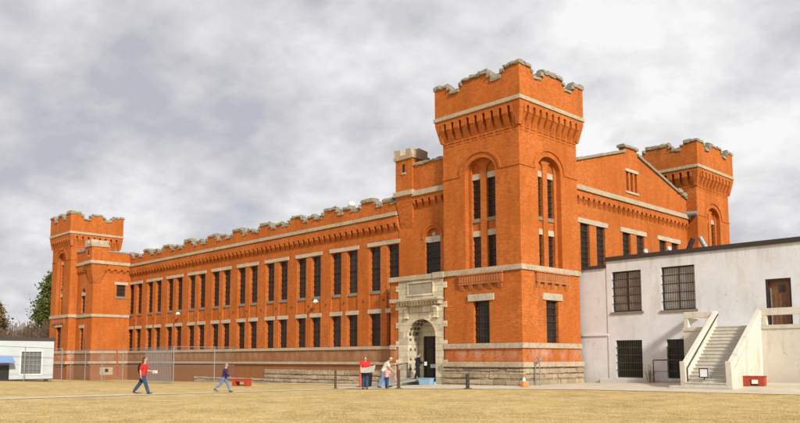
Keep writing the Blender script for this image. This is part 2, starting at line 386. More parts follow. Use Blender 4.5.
# window kit, built once round the origin facing -Y and then copied
def window_kit(w, h, z_lint, w_lint, z_sill=0.22, sill=True, lint=True, nb=5, bh=0.42, glass='glass', depth=0.14, lp=0.04):
    f = F(0, 0, 1, 0); D = -depth
    m = MB(); t = 0.07
    m.fb(f, -w / 2, -w / 2 + t, 0, h, D - 0.08, D); m.fb(f, w / 2 - t, w / 2, 0, h, D - 0.08, D)
    m.fb(f, -w / 2 + t, w / 2 - t, 0, t, D - 0.08, D); m.fb(f, -w / 2 + t, w / 2 - t, h - t, h, D - 0.08, D)
    m.fb(f, -w / 2 + t, w / 2 - t, h * 0.5 - 0.03, h * 0.5 + 0.03, D - 0.075, D - 0.005)
    root = m.build('window', M['frame'], house)
    g_ = MB(); g_.fb(f, -w / 2 + t, w / 2 - t, t, h - t, D - 0.06, D - 0.045); g_.build('pane', M[glass], root)
    b = MB()
    for i in range(1, nb): u = -w / 2 + w * i / nb; b.fb(f, u - 0.012, u + 0.012, t, h - t, D + 0.025, D + 0.05)
    z = bh
    while z < h - 0.15: b.fb(f, -w / 2, w / 2, z - 0.022, z + 0.022, D + 0.05, D + 0.065); z += bh
    b.build('bars', M['bars'], root)
    if sill:
        q = MB(); q.fb(f, -w / 2 - 0.17, w / 2 + 0.17, -z_sill, 0, -0.12, 0.07, 0.006); q.build('sill', M['sill'], root, bevel=0.012)
    if lint:
        q = MB(); q.fb(f, -w_lint / 2, w_lint / 2, h, h + z_lint, -0.12, lp, 0.008); q.build('lintel', M['lintel'], root, bevel=0.012)
    return root
def put(kit, f, u, z, d=0.0, first=[]):
    used = kit in first
    o = copy_tree(kit, house) if used else kit
    first.append(kit); x, y, _ = f.p(u, 0, d); o.location = (x, y, z); o.rotation_euler.z = math.atan2(f.r[1], f.r[0]); return o

# --- long wing wall, with a shallow recessed column behind every window
A, PIT, G = 11.6, 4.355, 1.88
cent = []
for k in range(10): cent += [-(A + PIT * k), -(A + PIT * k + G)]
cw = 0.60; REC = 0.10
m = MB()
m.wall(FRONT, XE, -11.0, 2.49, 10.45, [(c - cw, c + cw, 2.49, 9.62, 0) for c in cent], 0, REC)
m.wall(FRONT, XE, -10.95, 10.45, 12.6, [], 0)
f2 = F(0, DW + REC, 1, 0)
for c in cent:
    m.wall(f2, c - cw, c + cw, 2.49, 9.62, [(c - 0.53, c + 0.53, 2.5, 4.8, 0), (c - 0.53, c + 0.53, 6.42, 9.6, 0)], 0, 0.25)
m.build('wall', M['brick'], house)
kl = window_kit(1.06, 2.3, 0.30, 1.5, sill=False, lp=0.13); ku = window_kit(1.06, 3.18, 0.3, 1.4, lint=False)
for c in cent:
    put(kl, f2, c, 2.5); put(ku, f2, c, 6.42)
for k in range(10):
    m = MB(); c = -(A + PIT * k + G / 2)
    m.fb(FRONT, c - 1.72, c - 0.01, 9.62, 9.90, -0.1, 0.06, 0.012); m.fb(FRONT, c + 0.01, c + 1.72, 9.62, 9.90, -0.1, 0.05, 0.012)
    m.build('double_lintel', M['lintel'], house, bevel=0.012)
for k, c in enumerate(cent):
    nx = c - (G / 2 if k % 2 == 0 else (PIT - G) / 2)
    if nx < XE + .3: continue
    q = MB(); q.cyl((nx, DW + 0.02, 5.72), (nx, DW - 0.035, 5.72), .085, .07, 8); q.build('wall_tie', M['darkmetal'], house)
# bands and base of the wing
def band(f, u0, u1, z0, z1, d, mat, name, step=1.9, d0=-0.1):
    m = MB(); u = u0
    while u < u1 - 0.01:
        e = min(u1, u + step * random.uniform(0.75, 1.25))
        if u1 - e < 0.5: e = u1
        m.fb(f, u + 0.004, e - 0.004, z0, z1, d0, d + random.uniform(-0.008, 0.008)); u = e
    return m.build(name, M[mat], house, bevel=0.015)
band(FRONT, XE, -11.1, 2.24, 2.47, 0.12, 'trim', 'sill_band')
band(FRONT, XE, -11.1, 1.17, 1.36, 0.2, 'trim', 'water_table')
m = MB(); m.wall(FRONT, XE, -11.1, 1.36, 2.22, [], 0.04); m.build('plinth_wall', M['brickdust'], house)
m = MB(); m.wall(FRONT, XE, -27.0, -1.2, 1.14, [], 0.07); m.build('base_wall', M['brickdust'], house)
m = MB(); m.wall(FRONT, -27.0, -11.1, 0.75, 1.14, [], 0.07)
m.build('base_wall', M['brickdust'], house)
def ashlar(f, u0, u1, z0, z1, d, name='stone_base', rows=0.33):
    m = MB(); z = z0; r = 0
    while z < z1 - 0.02:
        h = min(z1, z + rows * random.uniform(0.8, 1.2))
        if z1 - h < 0.12: h = z1
        u = u0
        while u < u1 - 0.01:
            e = min(u1, u + random.uniform(0.6, 1.4))
            if u1 - e < 0.35: e = u1
            m.rough(f, u + 0.008, e - 0.008, z + 0.006, h - 0.02, -0.1, d + random.uniform(-0.02, 0.03), 0.022, 3); u = e
        z = h
    return m.build(name, M['ashlar'], house)
ashlar(FRONT, -27.0, -11.1, -0.6, 0.75, 0.13); ashlar(FRONT, -38.5, -27.0, -0.8, -0.02, 0.15)
m = MB(); m.fb(FRONT, -27.0, -11.1, -0.8, 0.75, -0.15, 0.05); m.build('backing_wall', M['ashlar'], house)

def corbels(f, u0, u1, z0, z1, zt, o, sp=0.655, wc=0.36, dent=True, name='corbel_table', mat='brick', ends=True):
    """row of tapered brick corbels under a projecting band (z1..zt) with little arched heads"""
    m = MB(); n = max(1, round((u1 - u0) / sp)); s = (u1 - u0) / n
    for i in range(n + 1):
        c = u0 + s * i; a = max(u0 - (o if ends else 0), c - wc / 2); b = min(u1 + (o if ends else 0), c + wc / 2)
        zm = z0 + (z1 - z0) * 0.62
        m.tapered(f, a, b, z0, zm, -0.02, 0.0, o * 0.92); m.fb(f, a, b, zm, z1, -0.02, o)
        if dent:
            for j, dd in enumerate((0.05, 0.025)):
                m.fb(f, a - 0.03, b + 0.03, z0 - 0.09 - 0.19 * j, z0 - 0.0 - 0.19 * j, -0.02, dd)
    for i in range(n):  # arched head of each slot
        a = u0 + s * i + wc / 2; b = u0 + s * (i + 1) - wc / 2; w = b - a
        m_ = (a + b) / 2; r = w / 2; K_ = 6
        for j in range(K_):
            t0, t1 = pi * j / K_, pi * (j + 1) / K_
            u0_, u1_ = m_ - r * cos(t0), m_ - r * cos(t1); za, zb = z1 - r + r * sin(t0), z1 - r + r * sin(t1)
            m.add([f.p(u0_, za, o), f.p(u1_, zb, o), f.p(u1_, z1, o), f.p(u0_, z1, o), f.p(u0_, za, o - .12), f.p(u1_, zb, o - .12)], [(0, 1, 2, 3), (1, 0, 4, 5)])
    e = o if ends else 0
    m.fb(f, u0 - e, u1 + e, z1, zt, -0.02, o)
    return m.build(name, M[mat], house)
corbels(FRONT, XE + 0.3, -10.9, 10.45, 11.05, 11.5, 0.25, ends=False, dent=False)
band(FRONT, XE, -10.95, 11.54, 11.8, 0.33, 'trim', 'cornice', 2.2)
def coping_run(m, f, segs, z_of, d0, d1, th=0.2):
    for (a, b, z) in segs:
        n = max(1, round((b - a) / 0.62)); s = (b - a) / n
        for i in range(n):
            m.rough(f, a + s * i - 0.02, a + s * (i + 1) + 0.02, z, z + th + random.uniform(-0.05, 0.08), d0, d1 + random.uniform(-.03, .03), 0.045, 3)
# wing parapet: big merlon, notch, small merlon, notch for each bay
mp = MB(); mc = MB(); u = -11.0; segs = []
while u > XE + 0.1:
    for wdt, z in ((0.55, 12.55), (0.9, 12.78), (0.6, 12.52), (0.3, 12.78), (1.4, 13.02), (0.25, 12.72), (0.355, 12.5)):
        a = max(XE, u - wdt)
        if u - a > 0.05: segs.append((a, u, z + random.uniform(-0.03, 0.03)))
        u = a
        if u <= XE: break
for (a, b, z) in segs: mp.fb(FRONT, a, b, 11.8, z - 0.13, -0.22, 0.2)
coping_run(mc, FRONT, [(a, b, z - 0.13) for a, b, z in segs], None, -0.30, 0.27, 0.2)
for (a, b, z) in segs:      # loose rubble bedded along the top
    for _ in range(2):
        u_ = random.uniform(a, b); r_ = random.uniform(.07, .16); mc.ball(FRONT.p(u_, z + .08, random.uniform(-.1, .22)), (r_ * 1.2, r_, r_ * .8), 5, 7, .25)
mp.build('parapet', M['brick'], house); mc.build('coping', M['coping'], house)

# --- square towers
def tower(x0, y0, w, det_front, det_side, zs=7.02, zh=13.1, z_c=15.5, zc=16.92, z_top=19.27, name='tower', o=0.37):
    """brick shaft with arched niches, corbel table, stone cornice and crow-stepped battlements"""
    fr = F(x0, y0, 1, 0); sd = F(x0 + w, y0, 0, 1); bk = F(x0 + w, y0 + w, -1, 0); lf = F(x0, y0 + w, 0, -1)
    m = MB(); c = w / 2
    nw = 1.22; rise = 0.95
    ztop = zc
    for f, det in ((fr, det_front), (sd, det_side), (bk, 0), (lf, 0)):
        holes = []
        if det: holes.append((c - nw, c + nw, zs + 0.1, zh, rise))
        if det: holes.append((c - 0.63, c + 0.63, 2.52, 5.1, 0))
        m.wall(f, 0, w, -0.8, ztop, holes, 0, 0.34)
        if det:
            m2 = F(*f.p(0, 0, -0.34)[:2], *f.r)
            hw = 0.36; off = 0.60
            lanc = []
            for sx in (-1, 1):
                cc = c + sx * off
                lanc += [(cc - hw, cc + hw, 10.3 + zs - 7.02, 12.8 + zs - 7.02, 0), (cc - hw, cc + hw, zs + 0.2, zs + 2.15, 0)]
            # inner panel: lower windows and upper windows sit in two tall arched columns
            rec = [(c + sx * off - hw - 0.0, c + sx * off + hw + 0.0, zs + 0.12, zh + 0.25, 0.42) for sx in (-1, 1)]
            m.wall(m2, c - nw, c + nw, zs + 0.05, zh + rise + 0.02, rec, 0, 0.12)
            m3 = F(*f.p(0, 0, -0.46)[:2], *f.r)
            m.wall(m3, c - nw, c + nw, zs + 0.05, zh + rise + 0.02, lanc, 0, 0.2)
            for sx in (-1, 1):
                put(k_up, m3, c + sx * off, 10.3 + zs - 7.02); put(k_mid, m3, c + sx * off, zs + 0.2)
            put(k_low, f, c, 2.52, 0)
    root = m.build(name, M['brick'], house)
    def sub(mb, nm, mt, bv=0.0):
        ob = mb.build(nm, M[mt], root, bevel=bv); return ob
    # hood moulds and string course at arch spring
    hm = MB()
    for f, det in ((fr, det_front), (sd, det_side), (bk, 0), (lf, 0)):
        if det:
            hm.arch_band(f, c, nw + 0.30, zh + 0.05, rise + 0.28, 0.16, -0.02, 0.07)
            hm.fb(f, -0.04, c - nw - 0.31, zh - 0.02, zh + 0.09, -0.02, 0.05); hm.fb(f, c + nw + 0.31, w + 0.04, zh - 0.02, zh + 0.09, -0.02, 0.05)
        else: hm.fb(f, 0.0, w, zh - 0.02, zh + 0.09, -0.02, 0.047)
    sub(hm, 'hood_mould', 'brick')
    for f in (fr, sd, bk, lf):
        st = MB(); 
        if f in (fr, bk): st.fb(f, -0.1, w + 0.1, zs - 0.22, zs + 0.1, -0.02, 0.10)
        else: st.fb(f, 0.0, w, zs - 0.22, zs + 0.1, -0.02, 0.10)
        sub(st, 'string_course', 'trim', 0.015)
    for f, det in ((fr, det_front), (sd, det_side)):
        if not det: continue
        bp_ = MB()
        bp_.fb(f, c - 1.72, c + 1.72, zs - 0.88, zs - 0.30, -0.02, 0.16)
        for i in range(17):
            u = c - 1.58 + 3.16 * i / 16; bp_.fb(f, u - 0.045, u + 0.045, zs - 0.74, zs - 0.36, 0.15, 0.19)
        bp_.fb(f, c - 1.78, c + 1.78, zs - 0.30, zs - 0.22, -0.02, 0.22)
        for i in range(5):
            u = c - 1.5 + 3.0 * i / 4; bp_.tapered(f, u - 0.15, u + 0.15, zs - 1.22, zs - 0.88, -0.02, 0.03, 0.15)
        sub(bp_, 'corbelled_balcony', 'panel')
    # corbels, cornice
    for f in (fr, sd, bk, lf):
        q = corbels(f, 0.15, w - 0.15, z_c, zc - 0.22, zc, o, wc=0.40, name='corbel_table', ends=False); q.parent = root
        e = MB(); a = (-o, w + o) if f in (fr, bk) else (0, w)
        # closing blocks at the corners of the corbel table
        if f in (fr, bk):
            for uu, sg in ((0.0, -1), (w, 1)):
                e = MB(); e.fb(f, uu - (0.15 if sg > 0 else o), uu + (o if sg > 0 else 0.15), zc - 0.218, zc - 0.002, -0.15, o)
                e.hexa([f.p(uu - 0.12, z_c, 0.12), f.p(uu + 0.12, z_c, 0.12), f.p(uu + 0.12, z_c, -0.12), f.p(uu - 0.12, z_c, -0.12),
                        f.p(uu - (0.12 if sg > 0 else o), zc - 0.22, o), f.p(uu + (o if sg > 0 else 0.12), zc - 0.22, o),
                        f.p(uu + (o if sg > 0 else 0.12), zc - 0.22, -0.12), f.p(uu - (0.12 if sg > 0 else o), zc - 0.22, -0.12)])
                sub(e, 'corner_corbel', 'brick')
        cb = MB()
        a = (-o - 0.08, w + o + 0.08) if f in (fr, bk) else (0.0, w)
        cb.fb(f, a[0], a[1], zc, zc + 0.25, 0.0, o + 0.08)
        sub(cb, 'cornice', 'trim', 0.02)
    # battlements
    t = 0.4; Lw = w + 2 * o; hi = z_top - 0.2; mid = hi - 0.24; lo = hi - 0.56
    prof = [(0, 1.12, hi), (1.12, 1.4, mid), (1.4, 2.12, lo), (2.12, 2.4, mid), (2.4, Lw - 2.4, hi), (Lw - 2.4, Lw - 2.12, mid), (Lw - 2.12, Lw - 1.4, lo), (Lw - 1.4, Lw - 1.12, mid), (Lw - 1.12, Lw, hi)]
    pm = MB(); cm = MB()
    for f in (fr, sd, bk, lf):
        full = f in (fr, bk)
        for (a, b, z) in prof:
            a2, b2 = (a, b) if full else (max(a, t), min(b, Lw - t))
            if b2 <= a2: continue
            pm.fb(f, a2 - o, b2 - o, zc + 0.25, z, o - t, o)
            a3, b3 = (a, b) if full else (max(a, t + 0.04), min(b, Lw - t - 0.04))
            coping_run(cm, f, [(a3 - o - (0.05 if a3 == 0 else 0), b3 - o + (0.05 if b3 == Lw else 0), z)], None, o - t - 0.06, o + 0.09, 0.24)
    sub(pm, 'battlement', 'brick'); sub(cm, 'coping', 'coping')
    rf = MB(); rf.box(x0 - o + t, x0 + w + o - t, y0 - o + t, y0 + w + o - t, zc + 0.3, zc + 0.45); sub(rf, 'roof', 'roof')
    return root
k_up = window_kit(0.72, 2.5, 0.36, 0.72, z_sill=0.24, nb=4, bh=0.36, depth=0.10, lp=0.05)
k_mid = window_kit(0.72, 1.95, 0.36, 0.72, z_sill=0.18, nb=4, bh=0.36, depth=0.10, lp=0.05)
k_low = window_kit(1.26, 2.58, 0.42, 2.05, sill=False, nb=6, bh=0.43, depth=0.2, lp=0.09)
tower(-W, 0, W, True, True)
tower(-W, T, W, False, True)
WF = 5.35
tower(XB - WF, YB - 0.83, WF, True, False, o=0.28, zs=6.32, zh=12.4, z_c=13.9, zc=15.22, z_top=17.6)
# tower base: sill band, water table and quarry-faced ashlar on the two seen faces (and right-hand tower)
for (x0, y0, sides, w_) in ((-W, 0, 'fs', W), (-W, T, 's', W), (XB - WF, YB - 0.83, 'fs', WF)):
    fr = F(x0, y0, 1, 0); sd = F(x0 + w_, y0, 0, 1)
    for f, key in ((fr, 'f'), (sd, 's')):
        if key not in sides: continue
        a = 0.0 if key == 's' else 0.0
        ex = 0.0 if key == 's' else 0.10
        band(f, 0, w_ + ex, 2.19, 2.50, 0.10, 'trim', 'sill_band', 1.6)
        ex = 0.0 if key == 's' else 0.26
        band(f, 0, w_ + ex, 1.08, 1.38, 0.26, 'trim', 'water_table', 1.6)
        if x0 > -20 and y0 == 0:
            ashlar(f, 0.0, W + (0.16 if key == 'f' else 0.0), -0.35, 1.07, 0.17, rows=0.36)
            q = MB(); q.fb(f, 0, W, -0.6, 1.07, -0.1, 0.08); q.build('backing_wall', M['ashlar'], house)
        elif x0 < -20:
            q = MB(); q.wall(f, 0, w_, -0.9, 1.1, [], 0.05); q.build('base_wall', M['brickdust'], house)

# --- entrance bay between wing and near tower, with corner turret
BX0 = -10.95
m = MB(); fw_ = F(0, DW - 0.02, 1, 0)
m.wall(fw_, BX0, -W, 6.8, 14.75, [(-8.42, -7.02, 7.1, 9.55, 0.72)], 0, 0.3)
m.wall(F(BX0, DW + 5.5, 0, -1), 0, 5.52, 11.0, 14.75, [], 0)
m.box(BX0 + 0.02, -W, DW + 0.3, DW + 5.5, 12.0, 14.4)
bay = m.build('bay_wall', M['brick'], house)
q = MB(); q.fb(fw_, -8.42, -7.02, 9.4, 10.27, -0.32, -0.2); q.build('arch_infill', M['brick'], bay)
q = MB(); q.cyl((-7.72, DW + 0.2, 9.85), (-7.72, DW + 0.10, 9.85), 0.17, 0.17, 12); q.cyl((-7.72, DW + 0.12, 9.85), (-7.72, DW + 0.06, 9.85), 0.08, 0.08, 8); q.build('rosette', M['lintel'], bay)
q = MB(); q.arch_band(fw_, -7.72, 0.82, 9.6, 0.84, 0.14, -0.02, 0.06); q.build('hood_mould', M['brick'], bay)
kb = window_kit(1.4, 2.25, 0.38, 1.4, sill=False, nb=6, bh=0.4, depth=0.16, lp=-0.05); put(kb, fw_, -7.72, 7.1)
corbels(fw_, -9.35, -6.3, 11.75, 12.35, 12.6, 0.25, ends=False, dent=False)
m = MB(); m.fb(fw_, -9.35, -W, 12.6, 12.95, -0.1, 0.36); m.build('cornice', M['trim'], house, bevel=0.02)
m = MB(); m.fb(fw_, -9.35, -W, 12.95, 14.75, -0.15, 0.2); m.build('parapet', M['brick'], house)
m = MB(); coping_run(m, fw_, [(-9.35, -W, 14.72)], None, -0.25, 0.28, 0.2); m.build('coping', M['coping'], house)
def turret(x0, x1, y0, y1, z_low, z_mid, z_br, corner='f', knobs=True):
    m = MB(); cx_, cy_ = (x0 + x1) / 2, (y0 + y1) / 2
    m.box(x0, x1, y0, y1, z_mid, z_br)
    # inverted stepped corbel that dies into the wall
    steps = 22
    for i in range(steps):
        t0 = i / steps; a = (1 - t0) ** 0.75; zt = z_mid - (z_mid - z_low) * t0; zb = z_mid - (z_mid - z_low) * (i + 1) / steps
        if corner == 'f':
            yy = DW - (DW - y0) * a; ww = (x1 - x0) / 2 * (0.62 + 0.38 * a); m.box(cx_ - ww, cx_ + ww, yy, y1, zb + 0.001, zt - 0.001)
        else:
            ex = XE + (x1 - XE) * a; ey = YB - (YB - y0) * a; q_ = (x1 - x0) * (0.35 + 0.65 * a)
            m.box(ex - q_, ex, ey, ey + q_, zb + 0.001, zt - 0.001)
    r = m.build('turret', M['brick'], house)
    c = MB(); c.box(x0 - 0.14, x1 + 0.14, y0 - 0.14, y1, z_mid + 0.0, z_mid + 0.34); c.build('cornice', M['trim'], r, bevel=0.02)
    k = MB(); n = 3
    for i in range(n):
        for j in range(2):
            xx = x0 + (x1 - x0) * (i + 0.5) / n; yy2 = y0 + (y1 - y0) * (j + 0.5) / 2
            h_ = 0.62 if i != 1 else 0.22
            k.box(xx - (x1 - x0) / n * .52, xx + (x1 - x0) / n * .52, yy2 - (y1 - y0) / 4 - .08, yy2 + (y1 - y0) / 4 + .08, z_br + .15, z_br + .15 + h_ * .85, .09)
    k.box(x0 - 0.1, x1 + 0.1, y0 - 0.1, y1 + 0.1, z_br - 0.02, z_br + 0.2, 0.03); k.build('cap', M['trim'], r)
    s = MB(); s.box(cx_ - 0.11, cx_ + 0.11, y0 - 0.012, y0 + 0.05, z_br - 0.95, z_br - 0.35); s.build('arrow_slit', M['darkroom'], r)
    s = MB(); s.box(cx_ - 0.2, cx_ + 0.2, y0 - 0.06, y0 + 0.05, z_br - 1.08, z_br - 0.951); s.build('slit_sill', M['trim'], r)
    return r
turret(-10.95, -9.32, 0.34, 1.9, 10.55, 12.75, 15.35)

# --- far end block
fB = F(0, YB, 1, 0); sB = F(XE, 0, 0, 1)
m = MB()
m.wall(fB, XB, XE, -1.0, 11.62, [(-55.85, -54.95, 6.5, 8.7, 0.45), (-55.95, -55.15, 2.5, 4.9, 0)], 0, 0.3)
m.wall(sB, YB, DW, -1.0, 11.62, [(-0.85, 0.12, 8.3, 9.55, 0)], 0, 0.3)
m.wall(F(XB, DW, 0, -1), 0, DW - YB, -1.0, 11.62, [], 0)
m.build('end_block_wall', M['brick'], house)
k1 = window_kit(0.9, 1.85, 0.34, 0.9, lint=True, nb=4, depth=0.18); put(k1, fB, -55.4, 6.5)
k2 = window_kit(0.8, 2.4, 0.32, 1.3, sill=False, nb=4, depth=0.18); put(k2, fB, -55.55, 2.5)
k3 = window_kit(0.97, 1.25, 0.3, 1.5, nb=5, depth=0.18, z_sill=0.25); put(k3, sB, -0.36, 8.3)
m = MB(); m.fb(sB, YB, DW - 0.01, 11.62, 11.95, -0.1, 0.3); m.fb(fB, XB, XE + 0.3, 11.62, 11.95, -0.1, 0.3); m.build('cornice', M['trim'], house, bevel=0.02)
m = MB(); m.fb(sB, YB, DW, 11.95, 12.95, -0.35, 0.16); m.fb(fB, XB, XE - 0.36, 11.95, 13.1, -0.3, 0.16); m.box(XB + 0.1, XE - 0.4, YB + 0.4, DW, 11.2, 12.3); m.build('parapet', M['brick'], house)
m = MB(); coping_run(m, sB, [(YB, DW + 0.1, 12.94)], None, -0.4, 0.22, 0.16); m.build('coping', M['coping'], house); m = MB(); coping_run(m, fB, [(XB, XE - 0.8, 13.09)], None, -0.35, 0.24, 0.3); m.build('coping', M['coping'], house)
corbels(sB, -2.2, 0.6, 10.7, 11.15, 11.6, 0.2, ends=False, dent=False)
corbels(fB, XB + 0.1, XE - 1.5, 10.7, 11.15, 11.6, 0.2, ends=False, dent=False)
for f, a, b in ((fB, XB, XE + 0.1), (sB, YB, DW - 0.05)):
    band(f, a, b, 6.03, 6.33, 0.10, 'trim', 'string_course', 1.6)
    band(f, a, b, 2.2, 2.47, 0.12, 'trim', 'sill_band', 1.6); band(f, a, b, 1.12, 1.38, 0.2, 'trim', 'water_table', 1.6)
    q = MB(); q.wall(f, a, b, -1.2, 1.14, [], 0.06); q.wall(f, a, b, 1.36, 2.2, [], 0.03); q.build('base_wall', M['brickdust'], house)
# patched render low on the end block and a small blocked opening
q = MB(); q.fb(sB, -2.4, -1.0, -0.05, 0.75, 0.0, 0.09); q.build('patched_opening', M['trim'], house)
q = MB(); q.fb(sB, -1.85, -1.5, 0.25, 0.6, 0.085, 0.10); q.build('vent_hole', M['darkroom'], house)
turret(XE - 1.35, XE + 0.35, YB - 0.38, YB + 1.35, 9.6, 11.6, 13.45, corner='c')

# --- gable wall and roofs
GC = (W + T) / 2
wins = [GC - 6.5, GC - 4.5, GC - 1.0, GC + 1.0, GC + 4.5, GC + 6.5]
m = MB()
m.wall(SIDE, W, T, -0.8, 12.75, [(c - 0.56, c + 0.56, 6.9, 10.62, 0) for c in wins], 0, 0.3)
lou = [(GC - 0.78, GC - 0.44, 13.75, 15.2, 0), (GC - 0.17, GC + 0.17, 13.75, 15.2, 0), (GC + 0.44, GC + 0.78, 13.75, 15.2, 0)]
m.wall(SIDE, GC - 1.0, GC + 1.0, 12.75, 15.4, lou, 0, 0.3)
zr = lambda y: 16.62 - 0.275 * max(0.0, abs(y - GC) - 0.9)
for a, b in ((W, GC - 1.0), (GC + 1.0, T)):
    m.add([SIDE.p(a, 12.75), SIDE.p(b, 12.75), SIDE.p(b, zr(b)), SIDE.p(a, zr(a))], [(0, 1, 2, 3)])
m.add([SIDE.p(GC - 1.0, 15.4), SIDE.p(GC + 1.0, 15.4), SIDE.p(GC + 1.0, zr(GC + 1)), SIDE.p(GC + 0.9, 16.62), SIDE.p(GC + 0.9, 17.0), SIDE.p(GC - 0.9, 17.0), SIDE.p(GC - 0.9, 16.62), SIDE.p(GC - 1.0, zr(GC - 1))], [(0, 1, 2, 3, 6, 7), (6, 3, 4, 5)])
m.fb(SIDE, GC - 0.9, GC + 0.9, 16.3, 17.0, -0.45, -0.01)
gab = m.build('gable_wall', M['brick'], house)
q = MB(); q.fb(SIDE, GC - 0.9, GC + 0.9, 13.7, 15.25, -0.32, -0.25); q.build('louvre_backing', M['darkroom'], gab)
q = MB(); q.fb(SIDE, GC - 0.95, GC + 0.95, 15.21, 15.42, -0.1, 0.07, 0.01); q.build('louvre_lintel', M['lintel'], gab, bevel=0.01)
q = MB(); q.fb(SIDE, GC - 0.95, GC + 0.95, 13.6, 13.74, -0.1, 0.08, 0.01); q.build('louvre_sill', M['lintel'], gab, bevel=0.01)
kg = window_kit(1.12, 3.72, 0.32, 1.5, sill=False, lint=False, nb=7, bh=0.36, depth=0.16)
for c in wins: put(kg, SIDE, c, 6.9)
for i in (0, 2, 4):
    m = MB(); a, b = wins[i], wins[i + 1]; mm = (a + b) / 2
    m.fb(SIDE, a - 0.9, mm - 0.01, 10.62, 10.95, -0.1, 0.07, 0.012); m.fb(SIDE, mm + 0.01, b + 0.9, 10.62, 10.95, -0.1, 0.06, 0.012)
    m.build('double_lintel', M['lintel'], house, bevel=0.012)
corbels(SIDE, W + 0.2, T - 0.2, 11.85, 12.4, 12.76, 0.22, ends=False, dent=False)
band(SIDE, W, T, 12.76, 13.1, 0.34, 'trim', 'cornice', 2.0)
m = MB()
for a, b in ((W, GC - 0.9), (GC + 0.9, T)):
    n = 12
    for i in range(n):
        p, q2 = a + (b - a) * i / n, a + (b - a) * (i + 1) / n
        za, zb = zr(p), zr(q2); j = random.uniform(0, 0.03)
        m.hexa([SIDE.p(p + .01, za - .02, .12 + j), SIDE.p(q2, zb - .02, .12 + j), SIDE.p(q2, zb - .02, -.5), SIDE.p(p + .01, za - .02, -.5),
                SIDE.p(p + .01, za + .16 + j, .12 + j), SIDE.p(q2, zb + .16 + j, .12 + j), SIDE.p(q2, zb + .16 + j, -.5), SIDE.p(p + .01, za + .16 + j, -.5)])
m.rough(SIDE, GC - 1.05, GC, 17.0, 17.22, -0.55, 0.12, 0.03); m.rough(SIDE, GC, GC + 1.05, 17.0, 17.22, -0.55, 0.12, 0.03)
for y in (W + 0.45, T - 0.5, T - 1.2): m.rough(SIDE, y - 0.4, y + 0.4, zr(y) + 0.05, zr(y) + 0.36, -0.5, 0.2, 0.03)
m.build('gable_coping', M['coping'], house)
m = MB()
x1, x0 = GX - 0.05, -50.0; ye, yw = W, T
m.add([(x1, ye, zr(ye) - .1), (x1, GC, 16.7), (x0, GC, 16.7), (x0, ye, zr(ye) - .1), (x1, yw, zr(yw) - .1), (x0, yw, zr(yw) - .1)], [(0, 1, 2, 3), (1, 4, 5, 2)])
m.box(XE, -W, DW + 0.2, W, 11.6, 11.9); m.box(XE, -W, T, T + W - 1, 11.6, 11.9)
m.add([(x0, ye, 11.9), (x1, ye, 11.9), (x1, ye, zr(ye) - .1), (x0, ye, zr(ye) - .1)], [(0, 1, 2, 3)])
m.build('roof', M['roof'], house)
m = MB(); m.box(XB - 1, -W, T + W - 1, T + W - 0.7, -1, 12.5); m.box(XE - 4, XE - 3.6, 0, T + W - 1, -1, 12.5); m.build('rear_wall', M['brick'], house)
for y, x in ((T - 0.35, -0.1),):
    m = MB(); m.cyl((GX + 0.0, T - 0.55, 13.2), (0.15, T - 0.3, 13.15), 0.2, 0.2, 10); m.build('rainwater_spout', M['metal'], house)
m = MB(); m.cyl((GX + 0.1, W + 0.5, 14.0), (GX + 0.45, W + 0.2, 13.95), 0.12, 0.12, 8); m.build('rainwater_spout', M['metal'], house)

# --- stone portal
PX0, PX1 = -10.28, -6.14; AC = -8.12; AW = 1.26; ZSP = 3.05; PD = 0.06
fp = F(0, 0, 1, 0)
m = MB()
m.wall(fp, PX0, PX1, -0.4, 6.78, [(AC - AW, AC + AW, -0.4, ZSP, 1.12)], PD, 1.05)
m.wall(F(PX0, DW, 0, -1), 0, DW + PD, -0.4, 6.78, [], 0)
for i in range(11):     # toothed quoins on both edges
    z = -0.1 + i * 0.62
    if i % 2 == 0:
        m.fb(fp, PX1, PX1 + 0.26, z + 0.01, z + 0.38, -0.02, PD + 0.003)
        m.fb(fp, PX0 - 0.26, PX0, z + 0.01, z + 0.38, -0.1, PD + 0.003)
portal = m.build('portal', M['limestone'], house)
q = MB()
q.wall(F(0, 1.0, 1, 0), AC - AW, AC + AW, -0.4, 4.2, [(-8.98, -7.4, 0.12, 3.08, 0)], 0, 0.2); q.build('inner_wall', M['limestone'], portal)
q = MB(); q.fb(fp, PX0 - 0.9, PX1 + 0.02, 6.78, 7.10, -0.35, 0.16); q.fb(fp, PX1 - 0.85, PX1 + 0.1, 6.76, 7.14, -0.02, 0.22); q.build('cap_course', M['trim'], portal, bevel=0.02)
q = MB(); q.fb(fp, -9.3, -7.08, 5.82, 6.55, 0.0, PD + 0.012); q.build('tablet', M['tablet'], portal)
q = MB()
for a, b, c, d_ in ((-9.42, -6.96, 6.55, 6.66), (-9.42, -6.96, 5.71, 5.82)): q.fb(fp, a, b, c, d_, 0, PD + 0.06)
q.fb(fp, -9.42, -9.3, 5.82, 6.55, 0, PD + 0.06); q.fb(fp, -7.08, -6.96, 5.82, 6.55, 0, PD + 0.06); q.build('tablet_frame', M['limestone'], portal, bevel=0.01)
q = MB(); q.fb(fp, -10.2, -6.16, 5.38, 5.52, 0, 0.62); q.fb(fp, -10.1, -6.26, 5.28, 5.38, 0, 0.46)
for i in range(15): u = -9.95 + 3.6 * i / 14; q.fb(fp, u - 0.07, u + 0.07, 5.10, 5.28, 0, 0.40)
q.fb(fp, -9.8, -6.45, 5.05, 5.13, 0, 0.14); q.build('entablature', M['limestone'], portal, bevel=0.008)
